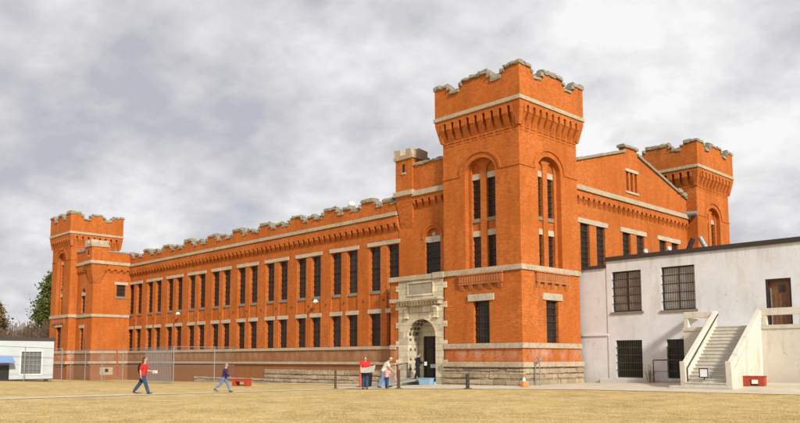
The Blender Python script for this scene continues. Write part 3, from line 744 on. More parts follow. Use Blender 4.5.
for c in (-9.45, -6.75):   # scrolled consoles under the cornice
    q = MB(); q.tapered(fp, c - 0.17, c + 0.17, 4.25, 5.05, 0, PD + 0.06, 0.26); q.cyl(fp.p(c - 0.19, 4.95, 0.22), fp.p(c + 0.19, 4.95, 0.22), 0.12, 0.12, 10); q.cyl(fp.p(c - 0.19, 4.28, 0.12), fp.p(c + 0.19, 4.28, 0.12), 0.09, 0.09, 10)
    q.build('console', M['limestone'], portal, bevel=0.01)
q = MB(); q.fb(fp, -8.95, -7.25, 4.62, 4.95, 0, PD + 0.04); q.build('frieze_panel', M['limestone'], portal, bevel=0.01)
q = MB(); q.arch_band(fp, AC, AW + 0.01, ZSP, 1.13, 0.10, 0, PD + 0.03, 20)
q.build('archivolt', M['limestone'], portal)
q = MB(); n = 9      # raised balls coloured dark as the shade in sunk soffit coffers and jamb rosettes
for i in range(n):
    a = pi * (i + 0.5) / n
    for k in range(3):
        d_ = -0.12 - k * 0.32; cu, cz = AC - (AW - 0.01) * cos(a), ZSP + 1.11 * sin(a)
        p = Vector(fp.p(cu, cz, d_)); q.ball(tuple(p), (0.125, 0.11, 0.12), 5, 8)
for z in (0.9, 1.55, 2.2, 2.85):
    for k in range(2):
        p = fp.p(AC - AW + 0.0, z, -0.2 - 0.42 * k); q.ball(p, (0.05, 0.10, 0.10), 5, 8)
cof = q.build('coffer_shade_spots', M['coffer_shade'], portal); tag(cof, kind='stuff')
dr = MB(); dr.fb(F(0, 1.12, 1, 0), -8.98, -7.4, 0.12, 3.08, -0.05, 0.0); dr.fb(F(0, 1.12, 1, 0), -8.98, -8.86, 0.12, 3.08, 0, 0.06); dr.fb(F(0, 1.12, 1, 0), -7.52, -7.4, 0.12, 3.08, 0, 0.06)
dr.fb(F(0, 1.12, 1, 0), -8.24, -8.14, 0.12, 3.0, 0, 0.05); dr.fb(F(0, 1.12, 1, 0), -8.86, -7.52, 2.35, 2.47, 0, 0.05)
door = dr.build('door', M['frame'], house)
q = MB(); q.cyl((-8.05, 1.08, 1.15), (-8.05, 0.98, 1.15), 0.03); q.build('handle', M['metal'], door)
q = MB(); q.fb(F(0, 1.05, 1, 0), -8.32, -7.72, 0.98, 1.22, 0.02, 0.06); q.build('notice', M['paper'], door)
q = MB(); q.box(AC - AW, AC + AW, -0.2, 1.12, -0.1, 0.12); q.build('threshold', M['blue'], house)
# brick pier at the left of the portal with its stone cap
m = MB(); m.box(-11.1, PX0 - 0.003, -0.02, DW, -0.6, 6.78); m.build('pier', M['brick'], house)
for b_ in ((-11.16, -0.10, 5.35, 5.62), (-11.14, -0.08, 2.2, 2.5), (-11.2, -0.16, -0.5, 1.3)):
    m = MB(); m.box(b_[0], PX0 - 0.26, b_[1], DW, b_[2], b_[3], 0.01); m.build('pier_stone', M['trim'], house, bevel=0.02)

# ------------------------------------------------------------------ white annex
annex = empty('annex_building', (0, 6.4, 0), 0, 'low white painted brick building with barred windows beside the brick tower', 'building')
def apart(mb, nm, mt, parent=None, bv=0.0):
    o = mb.build(nm, M[mt], parent or annex, (0, -6.4, 0) if parent is None else (0, 0, 0), bevel=bv); return o
fa = F(0, 6.4, 1, 0)
aw = [(2.16, 4.12, 4.42, 6.92), (5.42, 7.46, 4.38, 6.94), (2.3, 4.05, 0.42, 2.68), (5.6, 6.66, 0.42, 2.68)]
dh = (11.32, 12.62, 3.3, 5.78)
m = MB()
m.wall(fa, 1.79, 34, -0.6, 7.62, [(a, b, c, d, 0) for a, b, c, d in aw] + [(*dh, 0)], 0, 0.28)
m.wall(F(0, 6.44, 1, 0), -0.5, 1.79, -0.6, 7.22, [], 0)
m.wall(F(34, 6.4, 0, 1), 0, 14, -0.6, 7.9, []); m.wall(F(1.79, 6.45, 0, -1), 0, 0.05, -0.6, 7.62, [])
m.wall(F(1.79, 20, 0, -1), 0, 13.5, 7.2, 7.62, [])
apart(m, 'wall', 'plaster')
m = MB(); m.fb(fa, 1.75, 34, 7.62, 7.88, -0.4, 0.10); apart(m, 'roof_coping', 'plaster_dark')
m = MB(); m.fb(fa, 0.02, 1.74, 7.22, 7.42, -0.4, 0.06); apart(m, 'roof_coping', 'plaster_dark')
m = MB(); m.box(1.8, 34, 6.81, 20.4, 7.4, 7.6); m.box(0.02, 1.78, 6.85, 20.4, 7.0, 7.2); apart(m, 'roof', 'roof')
m = MB(); m.fb(fa, 1.2, 6.4, 0.0, 0.34, -0.05, 0.12, 0.01); m.fb(fa, -0.02, 1.8, 2.98, 3.1, -0.1, 0.03, 0.01); apart(m, 'kerb', 'plaster')
for i, (a, b, c, d) in enumerate(aw):
    w_, h_ = b - a, d - c; ft = 'greenframe' if c < 3 else 'frame'
    q = MB(); D = -0.16; t = 0.08
    q.fb(fa, a, a + t, c, d, D - .08, D); q.fb(fa, b - t, b, c, d, D - .08, D); q.fb(fa, a + t, b - t, c, c + t, D - .08, D); q.fb(fa, a + t, b - t, d - t, d, D - .08, D)
    q.fb(fa, (a + b) / 2 - .03, (a + b) / 2 + .03, c + t, d - t, D - .08, D - .01)
    wn = apart(q, 'window', ft)
    q = MB(); q.fb(fa, a + t, b - t, c + t, d - t, D - .075, D - .06); q.build('pane', M[('curtain' if a < 4 else 'blind') if c > 3 else 'glass'], wn)
    q = MB(); nb = round(w_ / 0.14)
    for k in range(1, nb): u = a + w_ * k / nb; q.fb(fa, u - .010, u + .010, c, d, -0.045, -0.025)
    for k in range(1, 5): z = c + h_ * k / 5; q.fb(fa, a, b, z - .03, z + .03, -0.02, -0.003)
    q.build('bars', M['greenframe' if c < 3 else 'darkmetal'], wn)
    q = MB(); q.fb(fa, a - .12, b + .12, c - .14, c, -.1, .06, .005); q.build('sill', M['sill' if c > 3 else 'plaster'], wn)
q = MB(); q.fb(fa, dh[0] + .12, dh[1] - .1, dh[2], dh[3] - .1, -0.25, -0.2)
for k in range(5):
    u = dh[0] + .16 + k * 0.21; q.fb(fa, u, u + .17, dh[2] + .1, dh[3] - .8, -0.2, -0.185)
ad = apart(q, 'door', 'wood')
q = MB(); q.fb(fa, dh[0], dh[0] + .12, dh[2], dh[3], -.26, -.03); q.fb(fa, dh[1] - .1, dh[1], dh[2], dh[3], -.26, -.03); q.fb(fa, dh[0] + .12, dh[1] - .1, dh[3] - .1, dh[3], -.26, -.03); q.build('frame', M['frame'], ad)
q = MB(); q.fb(fa, dh[0] + .62, dh[0] + .95, dh[3] - .72, dh[3] - .35, -.2, -.18); q.build('pane', M['glass'], ad)
q = MB(); q.cyl(fa.p(dh[0] + .25, 4.3, -.2), fa.p(dh[0] + .25, 4.3, -.12), .035); q.build('handle', M['metal'], ad)
q = MB(); q.fb(fa, dh[0] + .2, dh[0] + .26, dh[2], dh[3] - .5, -.16, -.12); q.build('security_bar', M['metal'], ad)

# ------------------------------------------------------------------ concrete staircase
st = empty('concrete_staircase', (10.3, 1.0, 0), 0, 'weathered white concrete staircase with solid sloping rails up to the annex door', 'staircase')
def spart(mb, nm, mt, bv=0.0): return mb.build(nm, M[mt], st, (-10.3, -1.0, 0), bevel=bv)
SX0, SX1, SY0, SY1, LZ = 9.12, 11.42, 1.0, 5.0, 3.28
m = MB(); m.box(8.55, 11.75, 0.62, 1.6, -0.05, 0.22, 0.01); spart(m, 'bottom_slab', 'stairstone', 0.02)
m = MB(); n = 17
for i in range(n):
    y = SY0 + (SY1 - SY0) * i / n; z = 0.22 + (LZ - 0.22) * (i + 1) / n
    m.box(SX0 + 0.12, SX1 - 0.12, y, SY1, z - (LZ - 0.22) / n + (0.001 if i else -0.2), z - 0.05)
    m.box(SX0 + 0.12, SX1 - 0.12, y - 0.03, SY1 - 0.0, z - 0.05, z, 0.004)
spart(m, 'steps', 'tread')
def slope(a, b, m, x0, x1, ya, yb, z0a, z0b, z1a, z1b):
    m.hexa([(x0, ya, z0a), (x1, ya, z0a), (x1, yb, z0b), (x0, yb, z0b), (x0, ya, z1a), (x1, ya, z1a), (x1, yb, z1b), (x0, yb, z1b)])
for s, (xa, xb) in enumerate(((SX0 - 0.12, SX0 + 0.12), (SX1 - 0.12, SX1 + 0.12))):
    m = MB()
    zA, zB = 1.28, 4.05
    if s == 0:
        slope(0, 0, m, xa, xb, SY0 + .35, SY1, .2, .2, 0.95, LZ + .35)
        slope(0, 0, m, xa - .01, xb + .01, SY0 + .3, SY1 + .1, 1.1, 3.72, 1.45, 4.14)
        for yy in (1.9, 2.8, 3.7, 4.6):
            z_ = 0.9 + (yy - 1.3) * 0.68; m.box(xa + .04, xb - .04, yy - .1, yy + .1, z_ - .2, z_ + .5)
    else:
        slope(0, 0, m, xa, xb, SY0 + .35, SY1, -.1, -.1, 0.98, 3.62)
        slope(0, 0, m, xa - .03, xb + .03, SY0 + .3, SY1 + .1, 1.1, 3.72, 1.45, 4.14)
    m.box(xa - .03, xb + .03, SY0 - .02, SY0 + .36, 0.1, 1.42, .02)
    spart(m, 'rail_wall', 'stairstone', 0.02)
m = MB()
m.box(7.35, SX0 - .13, SY1, 6.4, -.1, LZ, .0); m.box(SX0 - .129, SX1 + .129, SY1 + .001, 6.4, -.1, LZ - .001); m.box(SX1 + .13, 24, SY1, 6.4, -.1, LZ)
spart(m, 'landing', 'stairstone')
m = MB(); m.box(SX1 + .1, 24, SY1 - .05, SY1, LZ - .2, LZ, .0); m.box(7.3, SX0 - .12, SY1 - .05, SY1, LZ - .2, LZ); spart(m, 'landing_edge', 'tread', 0.01)
def rail(x0, x1):
    m = MB(); m.box(x0, x1, SY1 + .0, SY1 + .24, LZ + .5, LZ + .86, .01)
    x = x0
    while x < x1 + .01: m.box(x - .12 if x > x0 else x, x + .12 if x > x0 else x + .26, SY1 + .01, SY1 + .23, LZ, LZ + .5); x += 1.95
    spart(m, 'landing_rail', 'stairstone', 0.02)
rail(7.36, SX0 - .13); rail(SX1 + .13, 23.0)
q = MB(); q.box(7.36, 7.6, SY1 + .25, 6.39, LZ + .5, LZ + .86); q.box(SX0 - .2, SX0 - .12, SY1 + .24, 6.39, LZ + .5, LZ + .8) if False else None; spart(q, 'side_rail', 'stairstone', 0.02)
q = MB(); q.cyl((SX0 + .2, SY0 + .1, 1.1), (SX0 + .2, SY1, 3.95), .03); q.cyl((SX0 + .2, SY0 + .1, 1.1), (SX0 + .2, SY0 + .1, .25), .03); spart(q, 'handrail', 'darkmetal')
sg = empty('notice_plate', (10.15, 1.1, 0.62), 0, 'small white square notice with dark purple border standing on the lower steps', 'sign')
q = MB(); q.box(-.24, .24, -.012, .012, 0, .48); q.build('plate', M['white'], sg)
q = MB()
for b_ in ((-.24, .24, 0, .05), (-.24, .24, .43, .48), (-.24, -.19, .05, .43), (.19, .24, .05, .43)): q.box(b_[0], b_[1], -.02, -.013, b_[2], b_[3])
q.build('border', M['purple'], sg)
q = MB(); q.box(-.02, .02, .013, .05, -.1, .3); q.build('leg', M['darkmetal'], sg)

# ------------------------------------------------------------------ roof things
def rooflamp(x, y, z, lab):
    e = empty('roof_lamp', (x, y, z), 0, lab, 'lamp', 'small white lamps on the annex roof')
    q = MB(); q.cyl((0, 0, 0), (0, 0, .65), .03); q.build('stem', M['metal'], e)
    q = MB(); q.ball((0, 0, .72), (.14, .14, .16), 8, 12); q.build('lamp_head', M['white'], e, smooth=True)
rooflamp(3.33, 8.6, 7.6, 'small white globe lamp on annex roof in front of the middle window pair')
rooflamp(4.9, 8.6, 7.6, 'small white globe lamp on annex roof in front of the rightmost window pair')
def hood(x, y, lean, lab, mt):
    e = empty('roof_flue', (x, y, 7.6), 0, lab, 'flue', 'slanting flues on the annex roof')
    q = MB(); q.cyl((0, 0, 0), (lean * .36, 0, .75), .10, .10, 12); q.cyl((lean * .22, 0, .45), (lean * .56, 0, 1.14), .15, .15, 12); q.build('flue_pipe', M[mt], e, bevel=.01)
    q = MB(); q.box(-.24, .24, -.24, .24, 0, .1); q.build('flashing', M['roof'], e)
hood(6.08, 8.2, 1, 'dark brown flue leaning right on the annex roof', 'darkmetal'); hood(7.62, 8.2, -1, 'pale grey flue leaning left on the annex roof by the far tower', 'metal')
vd = empty('roof_ventilator', (-17.0, 1.5, 11.9), 0, 'white domed ventilator showing above the wing battlements', 'ventilator')
q = MB(); q.cyl((0, 0, 0), (0, 0, 1.3), .16, .16, 14); q.build('stack', M['white'], vd, smooth=True)
q = MB(); q.ball((0, 0, 1.42), (.29, .29, .26), 10, 16); q.build('dome', M['white'], vd, smooth=True)
def walllamp(x, z, lab):
    e = empty('wall_lamp', (x, DW, z), 0, lab, 'lamp', 'white lamps on the long brick wall')
    q = MB(); q.cyl((0, 0, 0.1), (0, -.32, .16), .03); q.build('arm', M['metal'], e)
    q = MB(); q.cyl((0, -.34, .14), (0, -.34, -.06), .10, .22, 12); q.build('shade', M['white'], e)
    q = MB(); q.ball((0, -.34, -.07), .10, 6, 10); q.build('bulb', M['white'], e)
walllamp(-41.6, 6.0, 'white shaded lamp on the long brick wall towards the far end'); walllamp(-19.9, 6.0, 'white shaded lamp on the long brick wall nearer the entrance')

# ------------------------------------------------------------------ hut on the left
hut = empty('portable_hut', (-46, -18, -0.4), 0, 'white flat roofed hut with barred window and blue awning at the left', 'hut')
HX = -46.0; HY1 = -9.65; HY0 = -27.0; hz = -0.3
fh = F(HX, 0, 0, 1)
def hpart(mb, nm, mt, bv=0.0): return mb.build(nm, M[mt], hut, (46, 18, 0.4), bevel=bv)
m = MB()
m.wall(fh, HY0, HY1, hz + .14, 3.3, [(-12.46, -10.72, .30, 2.3, 0), (-16.5, -13.4, -.16, 1.45, 0)], 0, .12)
m.wall(F(HX - 7, HY0, 1, 0), 0, 7, hz + .14, 3.3); m.wall(F(HX, HY1, -1, 0), 0, 7, hz + .14, 3.3)
for z in (0.9, 1.6, 2.3, 2.95): m.fb(fh, HY0, HY1, z, z + .012, 0, .006) if z > 2.4 else None
hpart(m, 'wall', 'hutwall')
m = MB(); m.box(HX - 7.1, HX + .12, HY0 - .1, HY1 + .1, 3.3, 3.56); hpart(m, 'roof', 'roof')
m = MB(); D = -.06
m.fb(fh, -12.46, -10.72, .30, 2.3, -.12, -.08)
wn = hpart(m, 'window', 'greyglass')
q = MB()
for k in range(6): u = -12.46 + 1.74 * k / 5; q.fb(fh, u - .03, u + .03, .3, 2.3, -.05, -.01)
for k in range(6): z = .3 + 2.0 * k / 5; q.fb(fh, -12.46, -10.72, z - .03, z + .03, -.01, .01)
q.build('bars', M['metal'], wn)
q = MB(); q.fb(fh, -12.56, -10.62, .16, .3, 0, .05); q.fb(fh, -12.56, -10.62, 2.3, 2.4, 0, .05); q.fb(fh, -12.56, -12.46, .3, 2.3, 0, .05); q.fb(fh, -10.72, -10.62, .3, 2.3, 0, .05); q.build('frame', M['white'], wn)
m = MB(); m.fb(fh, -16.5, -13.4, -.16, 1.45, -.5, -.12); hpart(m, 'open_bay', 'darkroom')
m = MB(); m.add([fh.p(-16.6, 1.86, 0), fh.p(-13.2, 1.86, 0), fh.p(-13.2, 1.35, .95), fh.p(-16.6, 1.35, .95), fh.p(-16.6, 1.80, 0), fh.p(-13.2, 1.80, 0), fh.p(-13.2, 1.29, .95), fh.p(-16.6, 1.29, .95)],
              [(0, 3, 2, 1), (4, 5, 6, 7), (0, 4, 7, 3), (3, 7, 6, 2), (2, 6, 5, 1)]); hpart(m, 'awning', 'awning')
for y in (-12.6, -11.9, -10.2):
    m = MB(); m.box(HX - .3, HX + .02, y - .14, y + .14, -.72, hz + .14); hpart(m, 'foot', 'darkmetal')
m = MB(); m.fb(fh, HY0, HY1, hz + .06, hz + .14, -.3, .03); hpart(m, 'skid', 'darkmetal')

# ------------------------------------------------------------------ chain-link fences
def chain(pts, h, posts, label, name='chain_link_fence', dense=(), sp=0.22, wr=0.006, group=None):
    x0, y0 = pts[0]; root = empty(name, (x0, y0, gz(x0, y0)), 0, label, 'fence', group)
    off = (-x0, -y0, -gz(x0, y0))
    wires = MB(); rails = MB()
    for (a, b) in zip(pts[:-1], pts[1:]):
        Ln = hypot(b[0] - a[0], b[1] - a[1]); dx, dy = (b[0] - a[0]) / Ln, (b[1] - a[1]) / Ln
        P = lambda s, z: (a[0] + dx * s, a[1] + dy * s, gz(a[0] + dx * s, a[1] + dy * s) + z)
        n = int(Ln / sp)
        for i in range(-int(h / sp), n + 1):
            for sg in (1, -1):
                s0 = i * sp if sg > 0 else i * sp + h; s1 = s0 + sg * h; z0, z1 = 0.03, h
                # clip to the panel
                if s0 < 0: z0 += -s0 * 1.0; s0 = 0
                if s1 < 0: z1 -= -s1 * 1.0; s1 = 0
                if s0 > Ln: z0 += (s0 - Ln); s0 = Ln
                if s1 > Ln: z1 -= (s1 - Ln); s1 = Ln
                if z1 - z0 < .1: continue
                wires.cyl(P(s0, z0), P(s1, z1), wr, wr, 3, False)
        k = max(1, int(Ln / 3))
        for zz in (h, h * .48):
            for i in range(k): rails.cyl(P(Ln * i / k, zz), P(Ln * (i + 1) / k, zz), .028 if zz == h else .016, None, 6)
    wires.build('mesh', M['metal'], root, off); rails.build('rail', M['metal'], root, off)
    for (x, y) in posts:
        q = MB(); z = gz(x, y); q.cyl((x, y, z - .1), (x, y, z + h + .05), .04, None, 8); q.build('post', M['metal'], root, off)
    return root, off
fence, off = chain([(-53.2, -5.3), (-41, -5.3), (-31.5, -5.3), (-31.5, 0.5)], 3.05, [(-53.2, -5.3), (-49.5, -5.3), (-45.5, -5.3), (-41.0, -5.3), (-36.5, -5.3), (-31.5, -5.3), (-31.5, -1.5)],
                'tall chain link enclosure in front of the far end of the brick building', sp=0.21, wr=0.0035)
q = MB()
for i in range(24):
    x = -36.4 + i * .2; q.box(x, x + .009, -5.38, -5.34, gz(x, -5) + .1, gz(x, -5) + 2.75)
for z in (.1, 1.4, 2.7): q.box(-36.45, -31.6, -5.36, -5.30, z - .3, z - .24)
q.build('gate', M['metal'], fence, off)
q = MB(); q.cyl((-42.2, -5.2, 0.1), (-42.6, -5.2, 2.35), .07, .07, 8); q.build('red_stake', M['red'], fence, off)
q = MB(); q.cyl((-49.6, -5.35, 2.6), (-49.9, -5.35, 3.6), .04); q.build('bent_post', M['darkmetal'], fence, off)
chain([(-44.6, -9.3), (-44.6, -27)], 3.0, [(-44.6, -9.4), (-44.6, -12.6), (-44.6, -17), (-44.6, -22)], 'chain link fence standing in front of the white hut', sp=0.24, wr=0.003)

# ------------------------------------------------------------------ gate frame, weeds, posts, cone
gt = empty('pipe_barrier', (5.4, 5.5, 0.12), 0, 'rusty pipe frame barrier beside the lower annex doorway', 'barrier')
q = MB(); q.cyl((-.2, 0, 0), (-.2, 0, 1.36), .035); q.cyl((-.2, 0, 1.36), (1.9, 0, 1.36), .035); q.cyl((1.9, 0, 0), (1.9, 0, 1.36), .035); q.build('pipe_frame', M['rust'], gt)
q = MB(); q.box(-.17, 1.86, -.01, .01, 0.12, 0.14); q.cyl((-.17, 0, .7), (1.88, 0, .7), .012); q.build('cross_bar', M['rust'], gt)
def plant(x, y, h, nl, lab, w=.35, mt=None, name='weed_clump', grp=None):
    m = MB()
    for i in range(nl):
        a = random.uniform(0, 2 * pi); r = random.uniform(0, w); z0 = 0; hh = h * random.uniform(.5, 1)
        px, py = r * .3 * cos(a), r * .3 * sin(a); qx, qy = r * cos(a), r * sin(a)
        m.cyl((px, py, 0), (qx, qy, hh), .008, .004, 3, False)
        for k in range(7):
            t = random.uniform(.25, 1); cx_, cy_, cz_ = px + (qx - px) * t, py + (qy - py) * t, hh * t
            b = random.uniform(0, 2 * pi); l = random.uniform(.04, .1)
            m.add([(cx_, cy_, cz_), (cx_ + l * cos(b), cy_ + l * sin(b), cz_ + l * .6), (cx_ + l * cos(b + .7) * .8, cy_ + l * sin(b + .7) * .8, cz_ + l * .1)], [(0, 1, 2)])
    o = m.build(name, mt, None, (x, y, gz(x, y))); tag(o, lab, 'plant', grp); return o
def leaf_mat(name, c, c2, tr=0.15):
    m, nt, b = new_mat(name); n1 = noise(nt, pos(nt), 1.5, 4, .7); n2 = noise(nt, pos(nt), 9, 3, .6)
    c_ = mix(nt, ramp(nt, n1, [(.35, 0.), (.65, 1.)]).outputs[0], c, c2); c_ = mix(nt, ramp(nt, n2, [(.4, 0.), (.7, .5)]).outputs[0], c_, tuple(x * .45 for x in c))
    L(nt, c_, b.inputs['Base Color']); b.inputs['Roughness'].default_value = .8; b.inputs['Specular IOR Level'].default_value = .2
    return m
M['weed'] = leaf_mat('weed_leaves', (0.22, 0.22, 0.07), (0.32, 0.28, 0.16)); M['pine'] = leaf_mat('olive_foliage', (0.075, 0.095, 0.022), (0.13, 0.13, 0.035))
M['autumn'] = leaf_mat('brown_foliage', (0.13, 0.105, 0.035), (0.20, 0.13, 0.05)); M['twig'] = leaf_mat('bare_twigs', (0.17, 0.115, 0.08), (0.23, 0.16, 0.11)); M['bark'] = flat_mat('bark', (0.10, 0.07, 0.05), .9)
plant(4.75, 5.9, 1.15, 26, 'grey green weeds growing against the annex wall between window and doorway', .35, M['weed'])
def post(x, y, h, r, mt, lab, name='metal_post', grp=None, cap=True):
    e = empty(name, (x, y, gz(x, y) + .02), 0, lab, 'post', grp)
    q = MB(); q.cyl((0, 0, 0), (0, 0, h), r, r, 12); q.cyl((0, 0, h), (0, 0, h + r * .4), r, r * .5, 12); q.build('shaft', M[mt], e)
    q = MB(); q.cyl((0, 0, -.01), (0, 0, .03), r * 2.4, r * 2.2, 12); q.build('foot_plate', M['darkmetal'], e)
post(-6.3, -8.8, .98, .065, 'rust', 'rusty brown steel post at the lawn edge left of the man in red', grp='rusty posts at the lawn edge')
post(-2.9, -7.2, .98, .085, 'rust', 'dark rusty steel post in front of the entrance ramp', grp='rusty posts at the lawn edge')
post(0.35, -5.3, .74, .10, 'darkmetal', 'short thick dark grey bollard on the pavement before the tower', 'bollard')
post(-7.1, -6.2, 1.05, .12, 'orangered', 'bright orange pipe post beside the man in the red shirt', 'orange_post')
cn = empty('traffic_cone', (1.35, -1.75, gz(1.35, -1.75) + .02), 0, 'orange traffic cone with white collar by the tower corner', 'cone')
q = MB(); q.box(-.2, .2, -.2, .2, 0, .04); q.build('base', M['cone'], cn)
q = MB(); q.cyl((0, 0, .04), (0, 0, .34), .17, .095, 16); q.cyl((0, 0, .52), (0, 0, .62), .062, .04, 16); q.build('cone_body', M['cone'], cn)
q = MB(); q.cyl((0, 0, .34), (0, 0, .52), .098, .064, 16); q.build('collar', M['white'], cn)

sp0 = empty('standpipe', (0.62, 0.75, gz(.6, .7) + .02), radians(90), 'grey twin headed standpipe against the tower base by the cone', 'standpipe')
q = MB(); q.cyl((0, 0, 0), (0, 0, 1.45), .035, None, 8); q.cyl((0, 0, 1.3), (0, .3, 1.3), .03, None, 8); q.cyl((0, .3, 1.3), (0, .3, .0), .03, None, 8); q.build('pipe', M['metal'], sp0)
for sx in (-1, 1):
    q = MB(); q.cyl((0, 0, 1.42), (sx * .16, 0, 1.6), .05, .06, 10); q.cyl((sx * .16, 0, 1.6), (sx * .2, 0, 1.645), .075, .07, 10); q.build('nozzle', M['metal'], sp0)
# ------------------------------------------------------------------ benches, ramp, tubs
def bench(x, y, rz, lab, L_=1.5, W_=.5):
    e = empty('red_bench', (x, y, gz(x, y) + .02), rz, lab, 'bench', 'red painted benches')
    q = MB()
    for i in range(3): q.box(-L_ / 2, L_ / 2, -W_ / 2 + i * W_ / 3 + .01, -W_ / 2 + (i + 1) * W_ / 3 - .01, .44, .49, .003)
    q.build('seat', M['red'], e)
    q = MB(); q.box(-L_ / 2 + .05, L_ / 2 - .05, -W_ / 2 + .03, -W_ / 2 + .07, .30, .44); q.box(-L_ / 2 + .05, L_ / 2 - .05, W_ / 2 - .07, W_ / 2 - .03, .30, .44); q.build('apron', M['red'], e)
    for sx in (-1, 1):
        q = MB(); q.box(sx * (L_ / 2 - .18) - .14, sx * (L_ / 2 - .18) + .14, -W_ / 2 + .02, W_ / 2 - .02, 0, .44); q.build('leg', M['red'], e)
    q = MB(); q.box(-L_ / 2 + .33, L_ / 2 - .33, -.02, .02, .02, .1); q.build('stretcher', M['darkmetal'], e)
bench(12.02, 2.55, radians(4), 'red painted bench on the pavement beside the white staircase', 1.05, .42)
bench(-18.35, -7.15, radians(14), 'red painted bench on the lawn by the long brick wall', 1.45, .5)
rp = empty('entrance_ramp', (-9, -1.5, gz(-9, -1.5)), 0, 'grey plank ramp with pipe handrail leading up to the arched doorway', 'ramp')
q = MB(); zb = -gz(-9, -1.5)
q.hexa([(-.35, -2.6, .0), (.95, -2.6, .0), (.95, 1.45, .34), (-.35, 1.45, .34), (-.35, -2.6, .06), (.95, -2.6, .06), (.95, 1.45, .46), (-.35, 1.45, .46)]); q.build('deck', M['rampgrey'], rp, (0, 0, 0))
q = MB(); pts = [(-.38, -2.5, .95), (-.38, 1.4, 1.45)]
q.cyl(pts[0], pts[1], .025); q.cyl((-.38, -2.5, 0), pts[0], .025); q.cyl((-.38, -.4, .1), (-.38, -.4, 1.22), .025); q.cyl((-.38, 1.4, .2), pts[1], .025); q.build('handrail', M['darkmetal'], rp)
def tub(x, y, z, lab, w=.5, d=.36, h=.3):
    e = empty('blue_tub', (x, y, z), radians(10), lab, 'tub', 'pale blue tubs by the entrance')
    q = MB(); q.hexa([(-w * .42, -d * .42, 0), (w * .42, -d * .42, 0), (w * .42, d * .42, 0), (-w * .42, d * .42, 0), (-w / 2, -d / 2, h), (w / 2, -d / 2, h), (w / 2, d / 2, h), (-w / 2, d / 2, h)]); q.build('box', M['blue'], e, bevel=.02)
    q = MB(); q.box(-w / 2 - .02, w / 2 + .02, -d / 2 - .02, d / 2 + .02, h, h + .04); q.build('lid', M['blue'], e)
tub(-7.55, -3.9, gz(-7.5, -3.9) + .02, 'pale blue tub on the pavement at the foot of the ramp'); tub(-7.35, -0.45, gz(-7.3, -.5) + .02, 'pale blue tub against the right side of the doorway', .95, .45, .40)
bn = empty('refuse_bin', (-8.35, -4.6, gz(-8, -4.6) + .02), 0, 'dark refuse bin with reddish lid behind the man in the white cap', 'bin')
q = MB(); q.cyl((0, 0, 0), (0, 0, .8), .26, .32, 14); q.build('bin_body', M['darkcloth'], bn)
q = MB(); q.cyl((0, 0, .8), (0, 0, .9), .34, .26, 14); q.build('lid', M['rust'], bn)

# ------------------------------------------------------------------ people
GIRTH = 1.0
def loft(m, pts, rad, side=(1, 0, 0), n=12):
    """closed tube through pts; rad = (half width along side, half depth)"""
    pts = [Vector(p) for p in pts]; rings = []
    S = Vector(side)
    for i, p in enumerate(pts):
        t = (pts[min(i + 1, len(pts) - 1)] - pts[max(i - 1, 0)]).normalized()
        s = (S - t * S.dot(t))
        if s.length < .1: s = Vector((0, 1, 0)) - t * t.y
        s.normalize(); f = t.cross(s)
        r = rad[i]; ra, rb = r if isinstance(r, tuple) else (r, r)
        if ra > .042: ra *= GIRTH; rb *= GIRTH
        rings.append([tuple(p + s * ra * cos(2 * pi * k / n) + f * rb * sin(2 * pi * k / n)) for k in range(n)])
    vs = [v for r in rings for v in r]; fs = []
    for i in range(len(pts) - 1):
        for k in range(n): a = i * n + k; b = i * n + (k + 1) % n; fs.append((a, b, b + n, a + n))
    fs.append(tuple(reversed(range(n)))); fs.append(tuple((len(pts) - 1) * n + k for k in range(n)))
    m.add(vs, fs)
